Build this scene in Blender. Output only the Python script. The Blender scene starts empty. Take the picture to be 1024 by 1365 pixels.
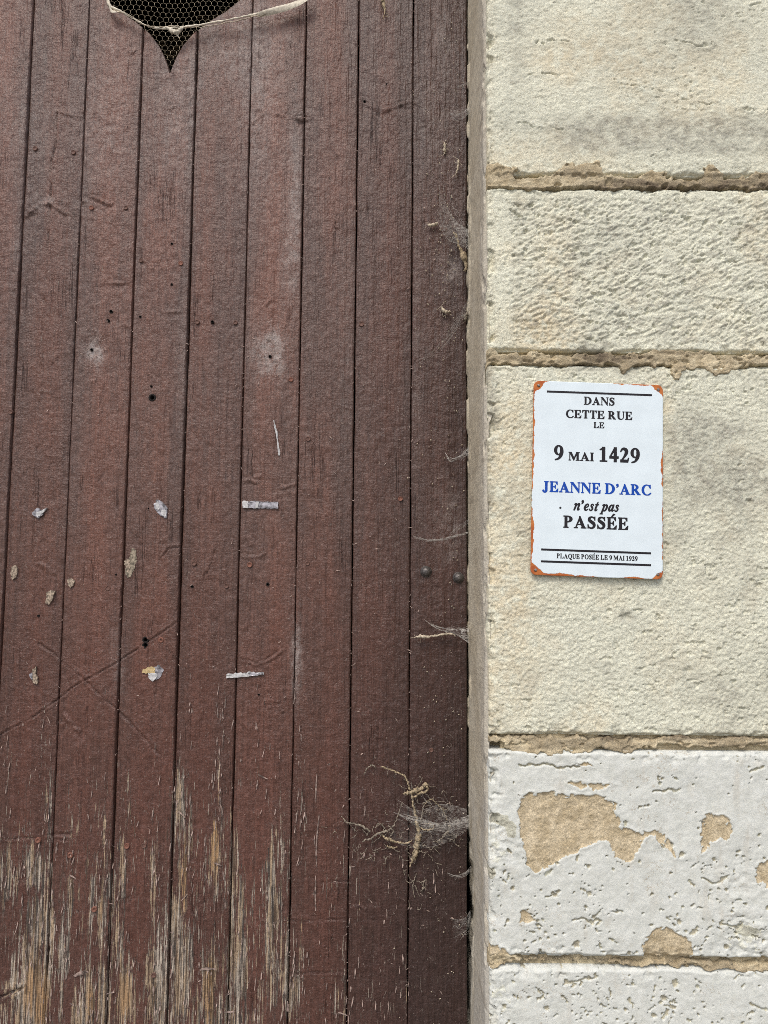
import bpy, math, random
import numpy as np
from mathutils import Matrix, Vector

random.seed(11)
SC = bpy.context.scene
COL = SC.collection
R = math.radians

# ------------------------------------------------------------------ camera
CAM_POS = (0.0, -1.13, 1.55)
PITCH, ROLL, FPX = 4.7, 0.5, 986.0
cd = bpy.data.cameras.new('camera')
cam = bpy.data.objects.new('camera', cd)
COL.objects.link(cam)
CROT = Matrix.Rotation(R(90 + PITCH), 3, 'X') @ Matrix.Rotation(R(ROLL), 3, 'Z')
cam.matrix_world = Matrix.Translation(CAM_POS) @ CROT.to_4x4()
cd.sensor_fit = 'HORIZONTAL'
cd.sensor_width = 25.96
cd.lens = 25.96 * FPX / 1024
cd.clip_start = 0.02
cd.clip_end = 600
SC.camera = cam

# ------------------------------------------------------------------ sky and sun (bright overcast)
SUN_EL, SUN_AZ = 52.0, 200.0          # azimuth clockwise from +Y: behind the camera, a little to its left
w = bpy.data.worlds.new('World'); SC.world = w; w.use_nodes = True
nt = w.node_tree; nt.nodes.clear()
sky = nt.nodes.new('ShaderNodeTexSky'); sky.sky_type = 'NISHITA'; sky.sun_disc = False
sky.sun_elevation = R(SUN_EL); sky.sun_rotation = R(SUN_AZ)
sky.air_density = 1.0; sky.dust_density = 4.0; sky.ozone_density = 1.0
bg = nt.nodes.new('ShaderNodeBackground'); bg.inputs['Strength'].default_value = 0.15
wo = nt.nodes.new('ShaderNodeOutputWorld')
nt.links.new(sky.outputs[0], bg.inputs[0]); nt.links.new(bg.outputs[0], wo.inputs[0])
sl = bpy.data.lights.new('sun', 'SUN'); sl.energy = 1.1; sl.angle = R(20); sl.color = (1.0, 0.97, 0.91)
so = bpy.data.objects.new('sun', sl); COL.objects.link(so)
sd = Vector((math.sin(R(SUN_AZ)) * math.cos(R(SUN_EL)), math.cos(R(SUN_AZ)) * math.cos(R(SUN_EL)), math.sin(R(SUN_EL))))
so.location = sd * 20
so.rotation_euler = sd.to_track_quat('Z', 'Y').to_euler()
SC.view_settings.view_transform = 'Standard'
SC.view_settings.look = 'None'
SC.view_settings.exposure = 0.30
SC.view_settings.gamma = 1.0
SC.cycles.max_bounces = 6
SC.cycles.use_denoising = False
SC.cycles.filter_width = 0.85
SC.cycles.use_adaptive_sampling = False

# ------------------------------------------------------------------ numbers
CR = np.array(CROT)
CP = np.array(CAM_POS)
def P(px, py, y):
    """pixel of the photograph -> point on the plane y = const"""
    d = CR @ np.array([(px - 512) / FPX, (682.5 - py) / FPX, -1.0])
    t = (y - CP[1]) / d[1]
    return CP + d * t
def proj(x, y, z):
    v = np.stack([x - CP[0], y - CP[1] + 0 * x, z - CP[2]], -1) @ CR
    return 512 + FPX * v[..., 0] / -v[..., 2], 682.5 - FPX * v[..., 1] / -v[..., 2]

def _hash(ix, iy, seed):
    h = (ix.astype(np.int64) * 374761393 + iy.astype(np.int64) * 668265263 + seed * 1442695041) & 0xffffffff
    h = ((h ^ (h >> 13)) * 1274126177) & 0xffffffff
    h = h ^ (h >> 16)
    return (h & 0xffffff).astype(np.float32) / 0xffffff
def vn(x, y, seed=0):
    x, y = np.broadcast_arrays(np.asarray(x, float), np.asarray(y, float))
    ix, iy = np.floor(x), np.floor(y)
    fx, fy = x - ix, y - iy
    fx = fx * fx * fx * (fx * (fx * 6 - 15) + 10); fy = fy * fy * fy * (fy * (fy * 6 - 15) + 10)
    a, b = _hash(ix, iy, seed), _hash(ix + 1, iy, seed)
    c, d = _hash(ix, iy + 1, seed), _hash(ix + 1, iy + 1, seed)
    return (a + (b - a) * fx) * (1 - fy) + (c + (d - c) * fx) * fy
def fbm(x, y, seed=0, o=4, g=0.5):
    s, a, t = 0, 1.0, 0
    for k in range(o):
        c, sn = math.cos(0.6 * k), math.sin(0.6 * k)
        s = s + a * vn((c * x - sn * y) * 2 ** k, (sn * x + c * y) * 2 ** k, seed + 17 * k); t += a; a *= g
    return s / t
def fbma(x, y, seed=0, o=3, g=0.5):           # no rotation between octaves: keeps a direction
    s, a, t = 0, 1.0, 0
    for k in range(o):
        s = s + a * vn(x * 2 ** k + 3.7 * k, y * 2 ** k + 9.1 * k, seed + 31 * k); t += a; a *= g
    return s / t
def ss(a, b, x):
    t = np.clip((x - a) / (b - a), 0, 1); return t * t * (3 - 2 * t)
def polysdf(px, py, pts):
    d = np.full(np.shape(px), 1e9); s = np.ones(np.shape(px)); n = len(pts)
    for i in range(n):
        ax, ay = pts[i]; bx, by = pts[i - 1]
        ex, ey = bx - ax, by - ay; wx, wy = px - ax, py - ay
        t = np.clip((wx * ex + wy * ey) / (ex * ex + ey * ey + 1e-12), 0, 1)
        d = np.minimum(d, (wx - ex * t) ** 2 + (wy - ey * t) ** 2)
        c1, c2, c3 = py >= ay, py < by, ex * wy > ey * wx
        s = np.where((c1 & c2 & c3) | (~c1 & ~c2 & ~c3), -s, s)
    return s * np.sqrt(d)
def linedist(px, py, pts):
    d = np.full(np.shape(px), 1e9)
    for (ax, ay), (bx, by) in zip(pts[:-1], pts[1:]):
        ex, ey = bx - ax, by - ay; wx, wy = px - ax, py - ay
        t = np.clip((wx * ex + wy * ey) / (ex * ex + ey * ey + 1e-12), 0, 1)
        d = np.minimum(d, (wx - ex * t) ** 2 + (wy - ey * t) ** 2)
    return np.sqrt(d)
def blob(px, py, cx, cy, rx, ry):
    return np.exp(-(((px - cx) / rx) ** 2 + ((py - cy) / ry) ** 2))

# ------------------------------------------------------------------ objects
def tag(o, label=None, cat=None, group=None, kind=None):
    for k, v in (('label', label), ('category', cat), ('group', group), ('kind', kind)):
        if v: o[k] = v
    return o
def empty(name, loc, label, cat, group=None):
    o = bpy.data.objects.new(name, None); COL.objects.link(o); o.location = loc
    o.empty_display_size = 0.05
    return tag(o, label, cat, group)
def wloc(o):
    v = Vector(o.location)
    while o.parent: o = o.parent; v += Vector(o.location)
    return v
def mesh(name, V, F, mat, parent=None, attrs=None, smooth=True, origin=None):
    """V (n,3) world positions; F: (m,4) or (m,3) array or a list of polygons"""
    V = np.asarray(V, np.float64).reshape(-1, 3)
    if origin is None:
        lo, hi = V.min(0), V.max(0)
        origin = np.array([(lo[0] + hi[0]) / 2, (lo[1] + hi[1]) / 2, lo[2]])
    origin = np.asarray(origin, float)
    me = bpy.data.meshes.new(name)
    L = V - origin
    if isinstance(F, np.ndarray):
        m, k = F.shape
        me.vertices.add(len(L)); me.vertices.foreach_set('co', L.astype(np.float32).ravel())
        me.loops.add(m * k); me.loops.foreach_set('vertex_index', F.astype(np.int32).ravel())
        me.polygons.add(m); me.polygons.foreach_set('loop_start', np.arange(0, m * k, k, dtype=np.int32))
        me.update(calc_edges=True)
    else:
        me.from_pydata([tuple(v) for v in L], [], [tuple(f) for f in F]); me.update()
    me.validate()
    if attrs:
        for k, v in attrs.items():
            a = me.attributes.new(k, 'FLOAT', 'POINT')
            a.data.foreach_set('value', np.asarray(v, np.float32).ravel())
    if smooth: me.shade_smooth()
    else: me.shade_flat()
    me.materials.append(mat)
    o = bpy.data.objects.new(name, me); COL.objects.link(o)
    if parent is not None:
        o.parent = parent; o.location = Vector(origin) - wloc(parent)
    else:
        o.location = origin
    return o
def gridfaces(nr, nc, off=0):
    i = np.arange(nr * nc).reshape(nr, nc) + off
    return np.stack([i[:-1, :-1], i[:-1, 1:], i[1:, 1:], i[1:, :-1]], -1).reshape(-1, 4)
class MB:
    def __init__(s): s.v = []; s.f = []
    def add(s, v, f):
        n = len(s.v); s.v += [tuple(p) for p in v]; s.f += [tuple(i + n for i in q) for q in f]
    def box(s, x0, x1, y0, y1, z0, z1):
        s.add([(x, y, z) for z in (z0, z1) for y in (y0, y1) for x in (x0, x1)],
              [(0, 2, 3, 1), (4, 5, 7, 6), (0, 1, 5, 4), (2, 6, 7, 3), (0, 4, 6, 2), (1, 3, 7, 5)])
    def tube(s, pts, rad, n=6):
        pts = [Vector(p) for p in pts]; m = len(pts)
        if not hasattr(rad, '__len__'): rad = [rad] * m
        v = []; f = []
        u = Vector((0.3, 0.9, 0.2))
        for i in range(m):
            t = (pts[min(i + 1, m - 1)] - pts[max(i - 1, 0)])
            t = t.normalized() if t.length > 1e-9 else Vector((0, 0, 1))
            u = (u - t * u.dot(t))
            u = u.normalized() if u.length > 1e-6 else t.orthogonal().normalized()
            b = t.cross(u)
            for k in range(n):
                a = 2 * math.pi * k / n
                v.append(pts[i] + (u * math.cos(a) + b * math.sin(a)) * rad[i])
        for i in range(m - 1):
            for k in range(n):
                f.append((i * n + k, i * n + (k + 1) % n, (i + 1) * n + (k + 1) % n, (i + 1) * n + k))
        f.append(tuple(range(n))[::-1]); f.append(tuple((m - 1) * n + k for k in range(n)))
        s.add(v, f)
    def build(s, name, mat, parent=None, **k): return mesh(name, s.v, s.f, mat, parent, **k)
def crom(pts, n=6):
    """Catmull-Rom through tuples of any length"""
    pts = [np.array(p, float) for p in pts]
    if len(pts) < 3: return [pts[0] + (pts[-1] - pts[0]) * i / n for i in range(n + 1)]
    q = [2 * pts[0] - pts[1]] + pts + [2 * pts[-1] - pts[-2]]; out = []
    for i in range(1, len(q) - 2):
        for k in range(n):
            t = k / n
            out.append(0.5 * (2 * q[i] + (q[i + 1] - q[i - 1]) * t + (2 * q[i - 1] - 5 * q[i] + 4 * q[i + 1] - q[i + 2]) * t * t
                              + (3 * q[i] - q[i - 1] - 3 * q[i + 1] + q[i + 2]) * t ** 3))
    out.append(pts[-1]); return out

# ------------------------------------------------------------------ materials
class Mat:
    def __init__(s, name, rough=0.8):
        s.m = bpy.data.materials.new(name); s.m.use_nodes = True
        s.t = s.m.node_tree; s.b = s.t.nodes['Principled BSDF']; s.out = s.t.nodes['Material Output']
        s.b.inputs['Roughness'].default_value = rough
        s.b.inputs['Specular IOR Level'].default_value = 0.3
        s.pos = s.t.nodes.new('ShaderNodeNewGeometry').outputs['Position']
    def put(s, sock, v):
        if isinstance(v, (int, float)): sock.default_value = v
        elif isinstance(v, tuple): sock.default_value = (*v, 1) if len(v) == 3 and sock.type == 'RGBA' else v
        else: s.t.links.new(v, sock)
    def math(s, op, a, b=0.0, c=0.0, clamp=False):
        n = s.t.nodes.new('ShaderNodeMath'); n.operation = op; n.use_clamp = clamp
        for i, v in enumerate((a, b, c)): s.put(n.inputs[i], v)
        return n.outputs[0]
    def mul(s, a, b): return s.math('MULTIPLY', a, b)
    def add(s, a, b): return s.math('ADD', a, b)
    def sub(s, a, b): return s.math('SUBTRACT', a, b)
    def attr(s, name):
        n = s.t.nodes.new('ShaderNodeAttribute'); n.attribute_name = name; return n.outputs['Fac']
    def step(s, x, lo, hi, a=0.0, b=1.0):
        n = s.t.nodes.new('ShaderNodeMapRange'); n.interpolation_type = 'SMOOTHSTEP'
        for i, v in enumerate((x, lo, hi, a, b)): s.put(n.inputs[i], v)
        return n.outputs[0]
    def scaled(s, sc, src=None, off=None):
        n = s.t.nodes.new('ShaderNodeVectorMath'); n.operation = 'MULTIPLY'
        s.put(n.inputs[0], src or s.pos); n.inputs[1].default_value = sc
        if off is None: return n.outputs[0]
        c = s.t.nodes.new('ShaderNodeCombineXYZ')
        s.put(c.inputs[0], off); s.put(c.inputs[1], s.mul(off, 1.7)); s.put(c.inputs[2], s.mul(off, 2.3))
        a = s.t.nodes.new('ShaderNodeVectorMath'); a.operation = 'ADD'
        s.t.links.new(n.outputs[0], a.inputs[0]); s.t.links.new(c.outputs[0], a.inputs[1])
        return a.outputs[0]
    def noise(s, sc, detail=3.0, rough=0.55, src=None, off=None, dist=0.0):
        if not isinstance(sc, tuple): sc = (sc, sc, sc)
        n = s.t.nodes.new('ShaderNodeTexNoise'); n.inputs['Scale'].default_value = 1.0
        n.inputs['Detail'].default_value = detail; n.inputs['Roughness'].default_value = rough
        n.inputs['Distortion'].default_value = dist
        s.t.links.new(s.scaled(sc, src, off), n.inputs['Vector'])
        return n.outputs[0]
    def voro(s, sc, src=None, feature='F1', off=None):
        if not isinstance(sc, tuple): sc = (sc, sc, sc)
        n = s.t.nodes.new('ShaderNodeTexVoronoi'); n.feature = feature; n.inputs['Scale'].default_value = 1.0
        s.t.links.new(s.scaled(sc, src, off), n.inputs['Vector'])
        return n.outputs[0]
    def mix(s, f, a, b, mode='MIX'):
        n = s.t.nodes.new('ShaderNodeMix'); n.data_type = 'RGBA'; n.blend_type = mode
        s.put(n.inputs[0], f); s.put(n.inputs[6], a); s.put(n.inputs[7], b)
        return n.outputs[2]
    def val(s, col, f):            # multiply colour by a value
        n = s.t.nodes.new('ShaderNodeVectorMath'); n.operation = 'SCALE'
        s.put(n.inputs[0], col if not isinstance(col, tuple) else col); s.put(n.inputs['Scale'], f)
        return n.outputs[0]
    def color(s, c): s.put(s.b.inputs['Base Color'], c)
    def rough(s, c): s.put(s.b.inputs['Roughness'], c)
    def bump(s, h, strength=1.0):    # h in metres
        n = s.t.nodes.new('ShaderNodeBump'); n.inputs['Strength'].default_value = strength
        n.inputs['Distance'].default_value = 1.0
        s.put(n.inputs['Height'], h); s.t.links.new(n.outputs[0], s.b.inputs['Normal'])
def simple(name, c, rough=0.8, var=0.25, sc=300, metal=0.0, bump=0.0):
    m = Mat(name, rough); f = m.noise(sc, 4)
    m.color(m.val(m.mix(0.0, c, c), m.step(f, 0.3, 0.7, 1 - var, 1 + var)))
    m.b.inputs['Metallic'].default_value = metal
    if bump: m.bump(m.mul(f, bump))
    return m.m

def mat_paint():
    m = Mat('painted_wood', 0.55)
    pid = m.attr('plank_seed'); wear = m.attr('wear'); dust = m.attr('dust'); orange = m.attr('orange')
    shade_tone = m.attr('shade_tone')
    n_band = m.noise((22, 22, 1.6), 3, 0.5, off=pid)
    n_blot = m.noise((14, 14, 5), 4, 0.6, off=pid)
    fade = m.attr('fade'); heart = m.attr('middle')
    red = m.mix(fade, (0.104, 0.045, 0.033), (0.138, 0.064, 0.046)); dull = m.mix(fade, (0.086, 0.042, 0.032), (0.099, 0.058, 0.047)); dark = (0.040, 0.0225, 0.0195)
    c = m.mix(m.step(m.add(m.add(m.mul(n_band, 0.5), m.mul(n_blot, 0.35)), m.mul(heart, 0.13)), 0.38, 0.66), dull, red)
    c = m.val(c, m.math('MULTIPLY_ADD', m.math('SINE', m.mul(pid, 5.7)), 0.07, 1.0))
    c = m.mix(m.mul(shade_tone, 1.0), c, dark)
    grain = m.noise((420, 420, 14), 3, 0.6, off=pid)
    saw = m.noise((55, 55, 520), 2, 0.5, off=pid)
    fine = m.noise(900, 2, 0.6)
    mid = m.noise((150, 150, 95), 4, 0.62, off=pid)
    wrink = m.noise((48, 48, 210), 3, 0.6, off=pid, dist=0.4)
    lump = m.noise((55, 55, 38), 4, 0.6, off=pid)
    cr = m.noise((75, 75, 1.5), 4, 0.6, off=pid)
    crack = m.mul(m.step(m.math('ABSOLUTE', m.sub(cr, 0.5)), 0.012, 0.003), m.step(m.noise((25, 25, 7), 2, off=pid), 0.60, 0.68))
    c = m.val(c, m.step(grain, 0.25, 0.75, 0.84, 1.16))
    c = m.val(c, m.step(m.noise((500, 500, 380), 3, 0.65, off=pid), 0.3, 0.7, 0.80, 1.18))
    c = m.val(c, m.step(mid, 0.3, 0.7, 0.84, 1.15))
    c = m.val(c, m.step(m.noise((210, 210, 7), 4, 0.65, off=pid), 0.3, 0.7, 0.88, 1.12))
    c = m.mix(m.mul(crack, 0.5), c, (0.025, 0.016, 0.014))
    # grey weathered dust film
    dn = m.noise((90, 90, 60), 5, 0.7, off=pid)
    dn2 = m.noise((700, 700, 420), 3, 0.7, off=pid)
    dm = m.mul(dust, m.step(m.add(m.add(m.mul(dn, 0.45), m.mul(dn2, 0.55)), m.mul(dust, 0.10)), 0.47, 0.66))
    c = m.mix(m.mul(dm, 0.62), c, (0.36, 0.32, 0.30))
    # pale specks
    sp = m.noise((290, 290, 190), 3, 0.6, off=pid)
    spm = m.mul(m.step(sp, 0.65, 0.70), 0.4)
    c = m.mix(spm, c, (0.36, 0.31, 0.27))
    # paint lost in streaks along the grain
    s1 = m.noise((235, 235, 9), 4, 0.66, off=pid)
    s2 = m.noise((75, 75, 5), 3, 0.6, off=pid)
    s0 = m.noise((520, 520, 14), 2, 0.6, off=pid)
    s3 = m.noise((140, 140, 48), 3, 0.6, off=pid)
    s = m.add(m.add(m.mul(s1, 0.42), m.mul(s2, 0.20)), m.add(m.mul(s0, 0.22), m.mul(s3, 0.16)))
    th = m.math('MULTIPLY_ADD', wear, -0.225, 0.69)
    peel = m.step(m.sub(s, th), 0.0, 0.010)
    sl = m.noise((430, 430, 19), 3, 0.6, off=m.add(pid, 4.3))
    sliver = m.step(m.sub(sl, m.math('MULTIPLY_ADD', m.math('MINIMUM', wear, 0.45), -0.24, 0.76)), 0.0, 0.012)
    wg = m.noise((360, 360, 8), 4, 0.7, off=pid)
    grey = m.mix(m.step(wg, 0.42, 0.62), (0.05, 0.04, 0.034), (0.45, 0.39, 0.32))
    tan = m.mix(m.step(wg, 0.40, 0.60), (0.09, 0.055, 0.03), (0.37, 0.235, 0.125))
    pick = m.noise((150, 150, 7), 3, 0.6, off=pid)
    grey = m.mix(m.step(pick, 0.47, 0.55), grey, m.mix(m.step(wg, 0.40, 0.58), (0.07, 0.045, 0.03), (0.36, 0.27, 0.18)))
    wood = m.mix(m.step(m.add(m.mul(orange, 0.55), m.mul(m.noise((260, 260, 8), 4, 0.65, off=pid), 0.9)), 0.62, 0.88), grey, tan)
    # lip of pale, lifting paint round bare wood
    lip = m.math('SUBTRACT', m.step(m.sub(s, th), -0.022, 0.0), peel, clamp=True)
    c = m.mix(m.mul(lip, m.math('MINIMUM', m.mul(wear, 0.9), 0.35)), c, (0.30, 0.24, 0.21))
    c = m.mix(peel, c, wood)
    c = m.mix(m.mul(sliver, 0.85), c, m.mix(pick, (0.20, 0.16, 0.125), (0.50, 0.44, 0.37)))
    m.color(c)
    m.rough(m.math('MULTIPLY_ADD', peel, 0.45, 0.36)); m.b.inputs['Specular IOR Level'].default_value = 0.38
    h = m.mul(grain, 0.0007)
    h = m.add(h, m.mul(saw, 0.0003))
    h = m.add(h, m.mul(fine, 0.0003))
    h = m.add(h, m.mul(m.mul(m.noise((230, 230, 300), 3, 0.6, off=pid), 0.0015), m.step(m.noise((16, 16, 5), 3, 0.6, off=pid), 0.35, 0.65, 0.25, 1.0)))
    h = m.add(h, m.mul(mid, 0.0022))
    h = m.add(h, m.mul(m.mul(wrink, 0.0009), m.step(m.noise((20, 20, 9), 2, off=m.add(pid, 8.1)), 0.42, 0.62, 0.15, 1.0)))
    h = m.add(h, m.mul(lump, 0.0045))
    h = m.add(h, m.mul(m.noise((190, 190, 5), 4, 0.65, off=pid), 0.0026))
    h = m.sub(h, m.mul(crack, 0.0016))
    h = m.add(h, m.mul(m.mul(wg, peel), 0.0012))
    h = m.sub(h, m.mul(peel, 0.0008))
    h = m.add(h, m.mul(lip, 0.0004))
    h = m.add(h, m.mul(spm, 0.0006))
    h = m.add(h, m.mul(sliver, 0.0009))
    m.bump(h, 0.9)
    return m.m

def mat_stone():
    m = Mat('limestone', 0.9)
    stain, wash, tan, warm = (m.attr(k) for k in ('stain', 'wash', 'tan', 'warm'))
    big = m.noise(9, 4, 0.6); med = m.noise(60, 4, 0.65); fine = m.noise(430, 4, 0.7); grit = m.noise(900, 2, 0.6)
    cream = m.mix(m.step(big, 0.35, 0.65), (0.68, 0.688, 0.562), (0.725, 0.727, 0.588))
    cream = m.mix(m.mul(warm, m.step(med, 0.3, 0.6)), cream, (0.70, 0.59, 0.39))
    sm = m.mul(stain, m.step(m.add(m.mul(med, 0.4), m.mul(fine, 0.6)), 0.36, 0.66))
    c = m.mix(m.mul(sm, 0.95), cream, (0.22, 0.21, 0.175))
    c = m.val(c, m.step(fine, 0.3, 0.72, 0.74, 1.2))
    sp = m.step(m.noise(270, 4, 0.7), 0.565, 0.63)
    c = m.mix(m.mul(sp, 0.6), c, (0.33, 0.305, 0.24))
    pale = m.step(m.noise(130, 3, 0.6), 0.6, 0.75)
    c = m.mix(m.mul(pale, 0.35), c, (0.76, 0.745, 0.67))
    wc = m.mix(m.step(med, 0.3, 0.7), (0.555, 0.575, 0.53), (0.63, 0.65, 0.61))
    wc = m.val(wc, m.step(fine, 0.25, 0.7, 0.9, 1.05))
    wc = m.mix(m.mul(m.step(m.noise(28, 4, 0.65), 0.56, 0.72), 0.35), wc, (0.52, 0.49, 0.41))
    wc = m.mix(m.mul(m.step(m.noise((55, 55, 7), 4, 0.65), 0.54, 0.72), 0.38), wc, (0.47, 0.44, 0.37))
    hair = m.mul(m.step(m.math('ABSOLUTE', m.sub(m.noise(34, 4, 0.62), 0.5)), 0.008, 0.002), m.step(m.noise(11, 3), 0.52, 0.60))
    wc = m.mix(m.mul(hair, 0.7), wc, (0.36, 0.31, 0.23))
    c = m.mix(m.step(wash, 0.4, 0.6), c, wc)
    tc = m.mix(m.step(m.add(m.mul(med, 0.55), m.mul(m.noise(22, 4, 0.6), 0.45)), 0.38, 0.62), (0.42, 0.345, 0.22), (0.62, 0.53, 0.37))
    tc = m.val(tc, m.step(fine, 0.3, 0.7, 0.72, 1.2))
    c = m.mix(m.step(tan, 0.4, 0.6), c, tc)
    m.color(c)
    h = m.add(m.mul(fine, 0.0013), m.mul(grit, 0.0006))
    flat = m.math('MULTIPLY_ADD', m.math('MAXIMUM', m.mul(wash, 0.75), m.attr('flat')), -0.7, 1.0)
    m.bump(m.mul(h, flat), 0.9)
    return m.m
def mat_mortar():
    m = Mat('lime_mortar', 0.95)
    med = m.noise(70, 4, 0.65); fine = m.noise(480, 4, 0.7); big = m.noise(14, 3)
    dirt = m.attr('dirt')
    c = m.mix(m.step(m.add(m.mul(med, 0.6), m.mul(big, 0.4)), 0.38, 0.62), (0.42, 0.345, 0.22), (0.64, 0.555, 0.38))
    c = m.mix(m.mul(dirt, m.step(med, 0.2, 0.6)), c, (0.16, 0.125, 0.085))
    c = m.val(c, m.step(fine, 0.28, 0.72, 0.68, 1.18))
    m.color(c); m.bump(m.add(m.mul(fine, 0.0018), m.mul(med, 0.002)), 0.9)
    return m.m
def mat_jamb():
    m = Mat('jamb_render', 0.92)
    big = m.noise((9, 5, 9), 4, 0.6, dist=0.5); med = m.noise((60, 9, 55), 4, 0.65, dist=0.4); fine = m.noise((420, 55, 420), 3, 0.65)
    c = m.mix(m.step(big, 0.36, 0.62), (0.50, 0.445, 0.335), (0.59, 0.54, 0.425))
    c = m.mix(m.attr('pale'), c, (0.52, 0.50, 0.44))
    c = m.mix(m.mul(m.step(med, 0.54, 0.70), 0.42), c, (0.26, 0.22, 0.165))
    c = m.val(c, m.step(fine, 0.28, 0.72, 0.75, 1.18))
    m.color(c); m.bump(m.add(m.mul(fine, 0.0008), m.mul(med, 0.001)), 0.7)
    return m.m
def mat_plate():
    m = Mat('enamelled_tin', 0.38)
    tc = m.t.nodes.new('ShaderNodeTexCoord').outputs['Object']
    sx = m.t.nodes.new('ShaderNodeSeparateXYZ'); m.t.links.new(tc, sx.inputs[0])
    ax = m.math('ABSOLUTE', sx.outputs[0]); az = m.math('ABSOLUTE', sx.outputs[2])
    dx = m.sub(0.100, ax); dz = m.sub(0.150, az)
    dc = m.mul(m.sub(m.add(dx, dz), 0.0165), 0.62)         # distance from the corner diagonal
    d = m.math('SMOOTH_MIN', m.math('MINIMUM', dx, m.add(dz, 0.0005)), dc, 0.002)
    n1 = m.noise(75, 5, 0.7, src=tc); n2 = m.noise(420, 3, 0.7, src=tc); n3 = m.noise(18, 2, src=tc)
    e = m.add(m.add(m.mul(m.sub(n1, 0.5), 0.008), m.mul(m.sub(n2, 0.5), 0.0022)), m.mul(m.sub(n3, 0.48), 0.016))
    k = m.sub(d, m.add(m.add(m.step(sx.outputs[2], -0.125, -0.145, 0.0, 0.0014), m.step(sx.outputs[0], -0.06, 0.03, 0.0011, -0.0008)), e))
    enamel = m.step(k, 0.0, 0.0004)
    rust = m.mix(m.step(n1, 0.35, 0.65), (0.36, 0.085, 0.025), (0.50, 0.17, 0.045))
    rust = m.mix(m.step(n2, 0.6, 0.7), rust, (0.20, 0.06, 0.03))
    c = m.mix(enamel, rust, (0.665, 0.755, 0.80))
    c = m.val(c, m.step(m.noise(30, 3, src=tc), 0.3, 0.7, 0.965, 1.02))
    m.color(c); m.rough(m.math('MULTIPLY_ADD', enamel, -0.35, 0.75))
    m.bump(m.add(m.mul(enamel, 0.00025), m.mul(m.noise(22, 2, src=tc), 0.0006)), 0.8)
    return m.m
def mat_web(name, c, dens=1.0):
    m = Mat(name, 0.9)
    tr = m.t.nodes.new('ShaderNodeBsdfTransparent'); mx = m.t.nodes.new('ShaderNodeMixShader')
    d = m.attr('silk')
    s = m.add(m.mul(m.noise((120, 120, 620), 4, 0.7, dist=0.6), 0.6), m.mul(m.noise(160, 3, 0.6), 0.4))
    f = m.math('MULTIPLY', m.mul(d, dens), m.step(s, 0.43, 0.60, 0.06, 1.25), clamp=True)
    m.color(c)
    m.t.links.new(f, mx.inputs[0]); m.t.links.new(tr.outputs[0], mx.inputs[1]); m.t.links.new(m.b.outputs[0], mx.inputs[2])
    m.t.links.new(mx.outputs[0], m.out.inputs[0])
    return m.m

M_PAINT, M_STONE, M_MORTAR, M_JAMB, M_PLATE = mat_paint(), mat_stone(), mat_mortar(), mat_jamb(), mat_plate()
M_WEB = mat_web('cobweb', (0.55, 0.53, 0.49))
M_THREAD = mat_web('silk_thread', (0.50, 0.48, 0.44))
M_BLACK = simple('black_print', (0.012, 0.010, 0.013), 0.5, 0.1)
M_BLUE = simple('blue_print', (0.002, 0.055, 0.36), 0.5, 0.1)
M_BOLT = simple('dark_iron', (0.12, 0.112, 0.108), 0.42, 0.45, 500, 0.6, 0.0006)
M_PIN = simple('zinc_pin', (0.22, 0.19, 0.17), 0.5, 0.4, 500, 0.4)
M_NAIL = simple('painted_nail', (0.125, 0.068, 0.053), 0.6, 0.4, 600, 0, 0.0006)
M_HOLE = simple('hole_shade', (0.012, 0.009, 0.008), 0.9, 0.3)  # near-black colour puts the shade inside the nail holes into the material
M_SCREW = simple('rusty_screw', (0.19, 0.085, 0.06), 0.7, 0.35, 500, 0, 0.0006)
M_PALE = simple('bare_wood_chip', (0.24, 0.205, 0.155), 0.85, 0.6, 200, 0, 0.0008)
M_TAPE = simple('silver_tape', (0.27, 0.265, 0.29), 0.4, 0.65, 130, 0.25, 0.0008)
M_TAPEW = simple('white_tape', (0.46, 0.46, 0.46), 0.55, 0.25, 220, 0, 0.0006)
M_TAPEY = simple('yellowed_tape', (0.46, 0.35, 0.18), 0.6, 0.25, 220, 0, 0.0006)
M_PAPER = simple('torn_paper', (0.29, 0.235, 0.18), 0.9, 0.6, 260, 0, 0.0008)
M_ROOT = simple('dry_root', (0.31, 0.25, 0.165), 0.9, 0.6, 260, 0, 0.0012)
M_ROOTG = simple('grey_root', (0.22, 0.19, 0.15), 0.9, 0.5, 260, 0, 0.0012)
M_COCOON = simple('cocoon_silk', (0.46, 0.40, 0.31), 0.9, 0.3, 300, 0, 0.001)
M_STRIP = simple('dirty_plastic', (0.60, 0.55, 0.45), 0.55, 0.25, 150, 0, 0.0012)
M_WIRE = simple('galvanised_wire', (0.33, 0.28, 0.20), 0.5, 0.3, 300, 0.4)
M_DARK = simple('passage_shade', (0.035, 0.03, 0.026), 0.95, 0.4, 20)  # near-black colour stands in for the gloom behind the gate
M_STRAW = simple('old_straw', (0.42, 0.33, 0.21), 0.95, 0.5, 90, 0, 0.004)
M_OAK = simple('rough_oak', (0.16, 0.11, 0.075), 0.9, 0.4, 60, 0, 0.001)
M_PAVE = simple('street_paving', (0.24, 0.225, 0.20), 0.9, 0.3, 12, 0, 0.003)
M_FLAKE = simple('paint_flake', (0.25, 0.19, 0.165), 0.7, 0.75, 120)

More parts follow.
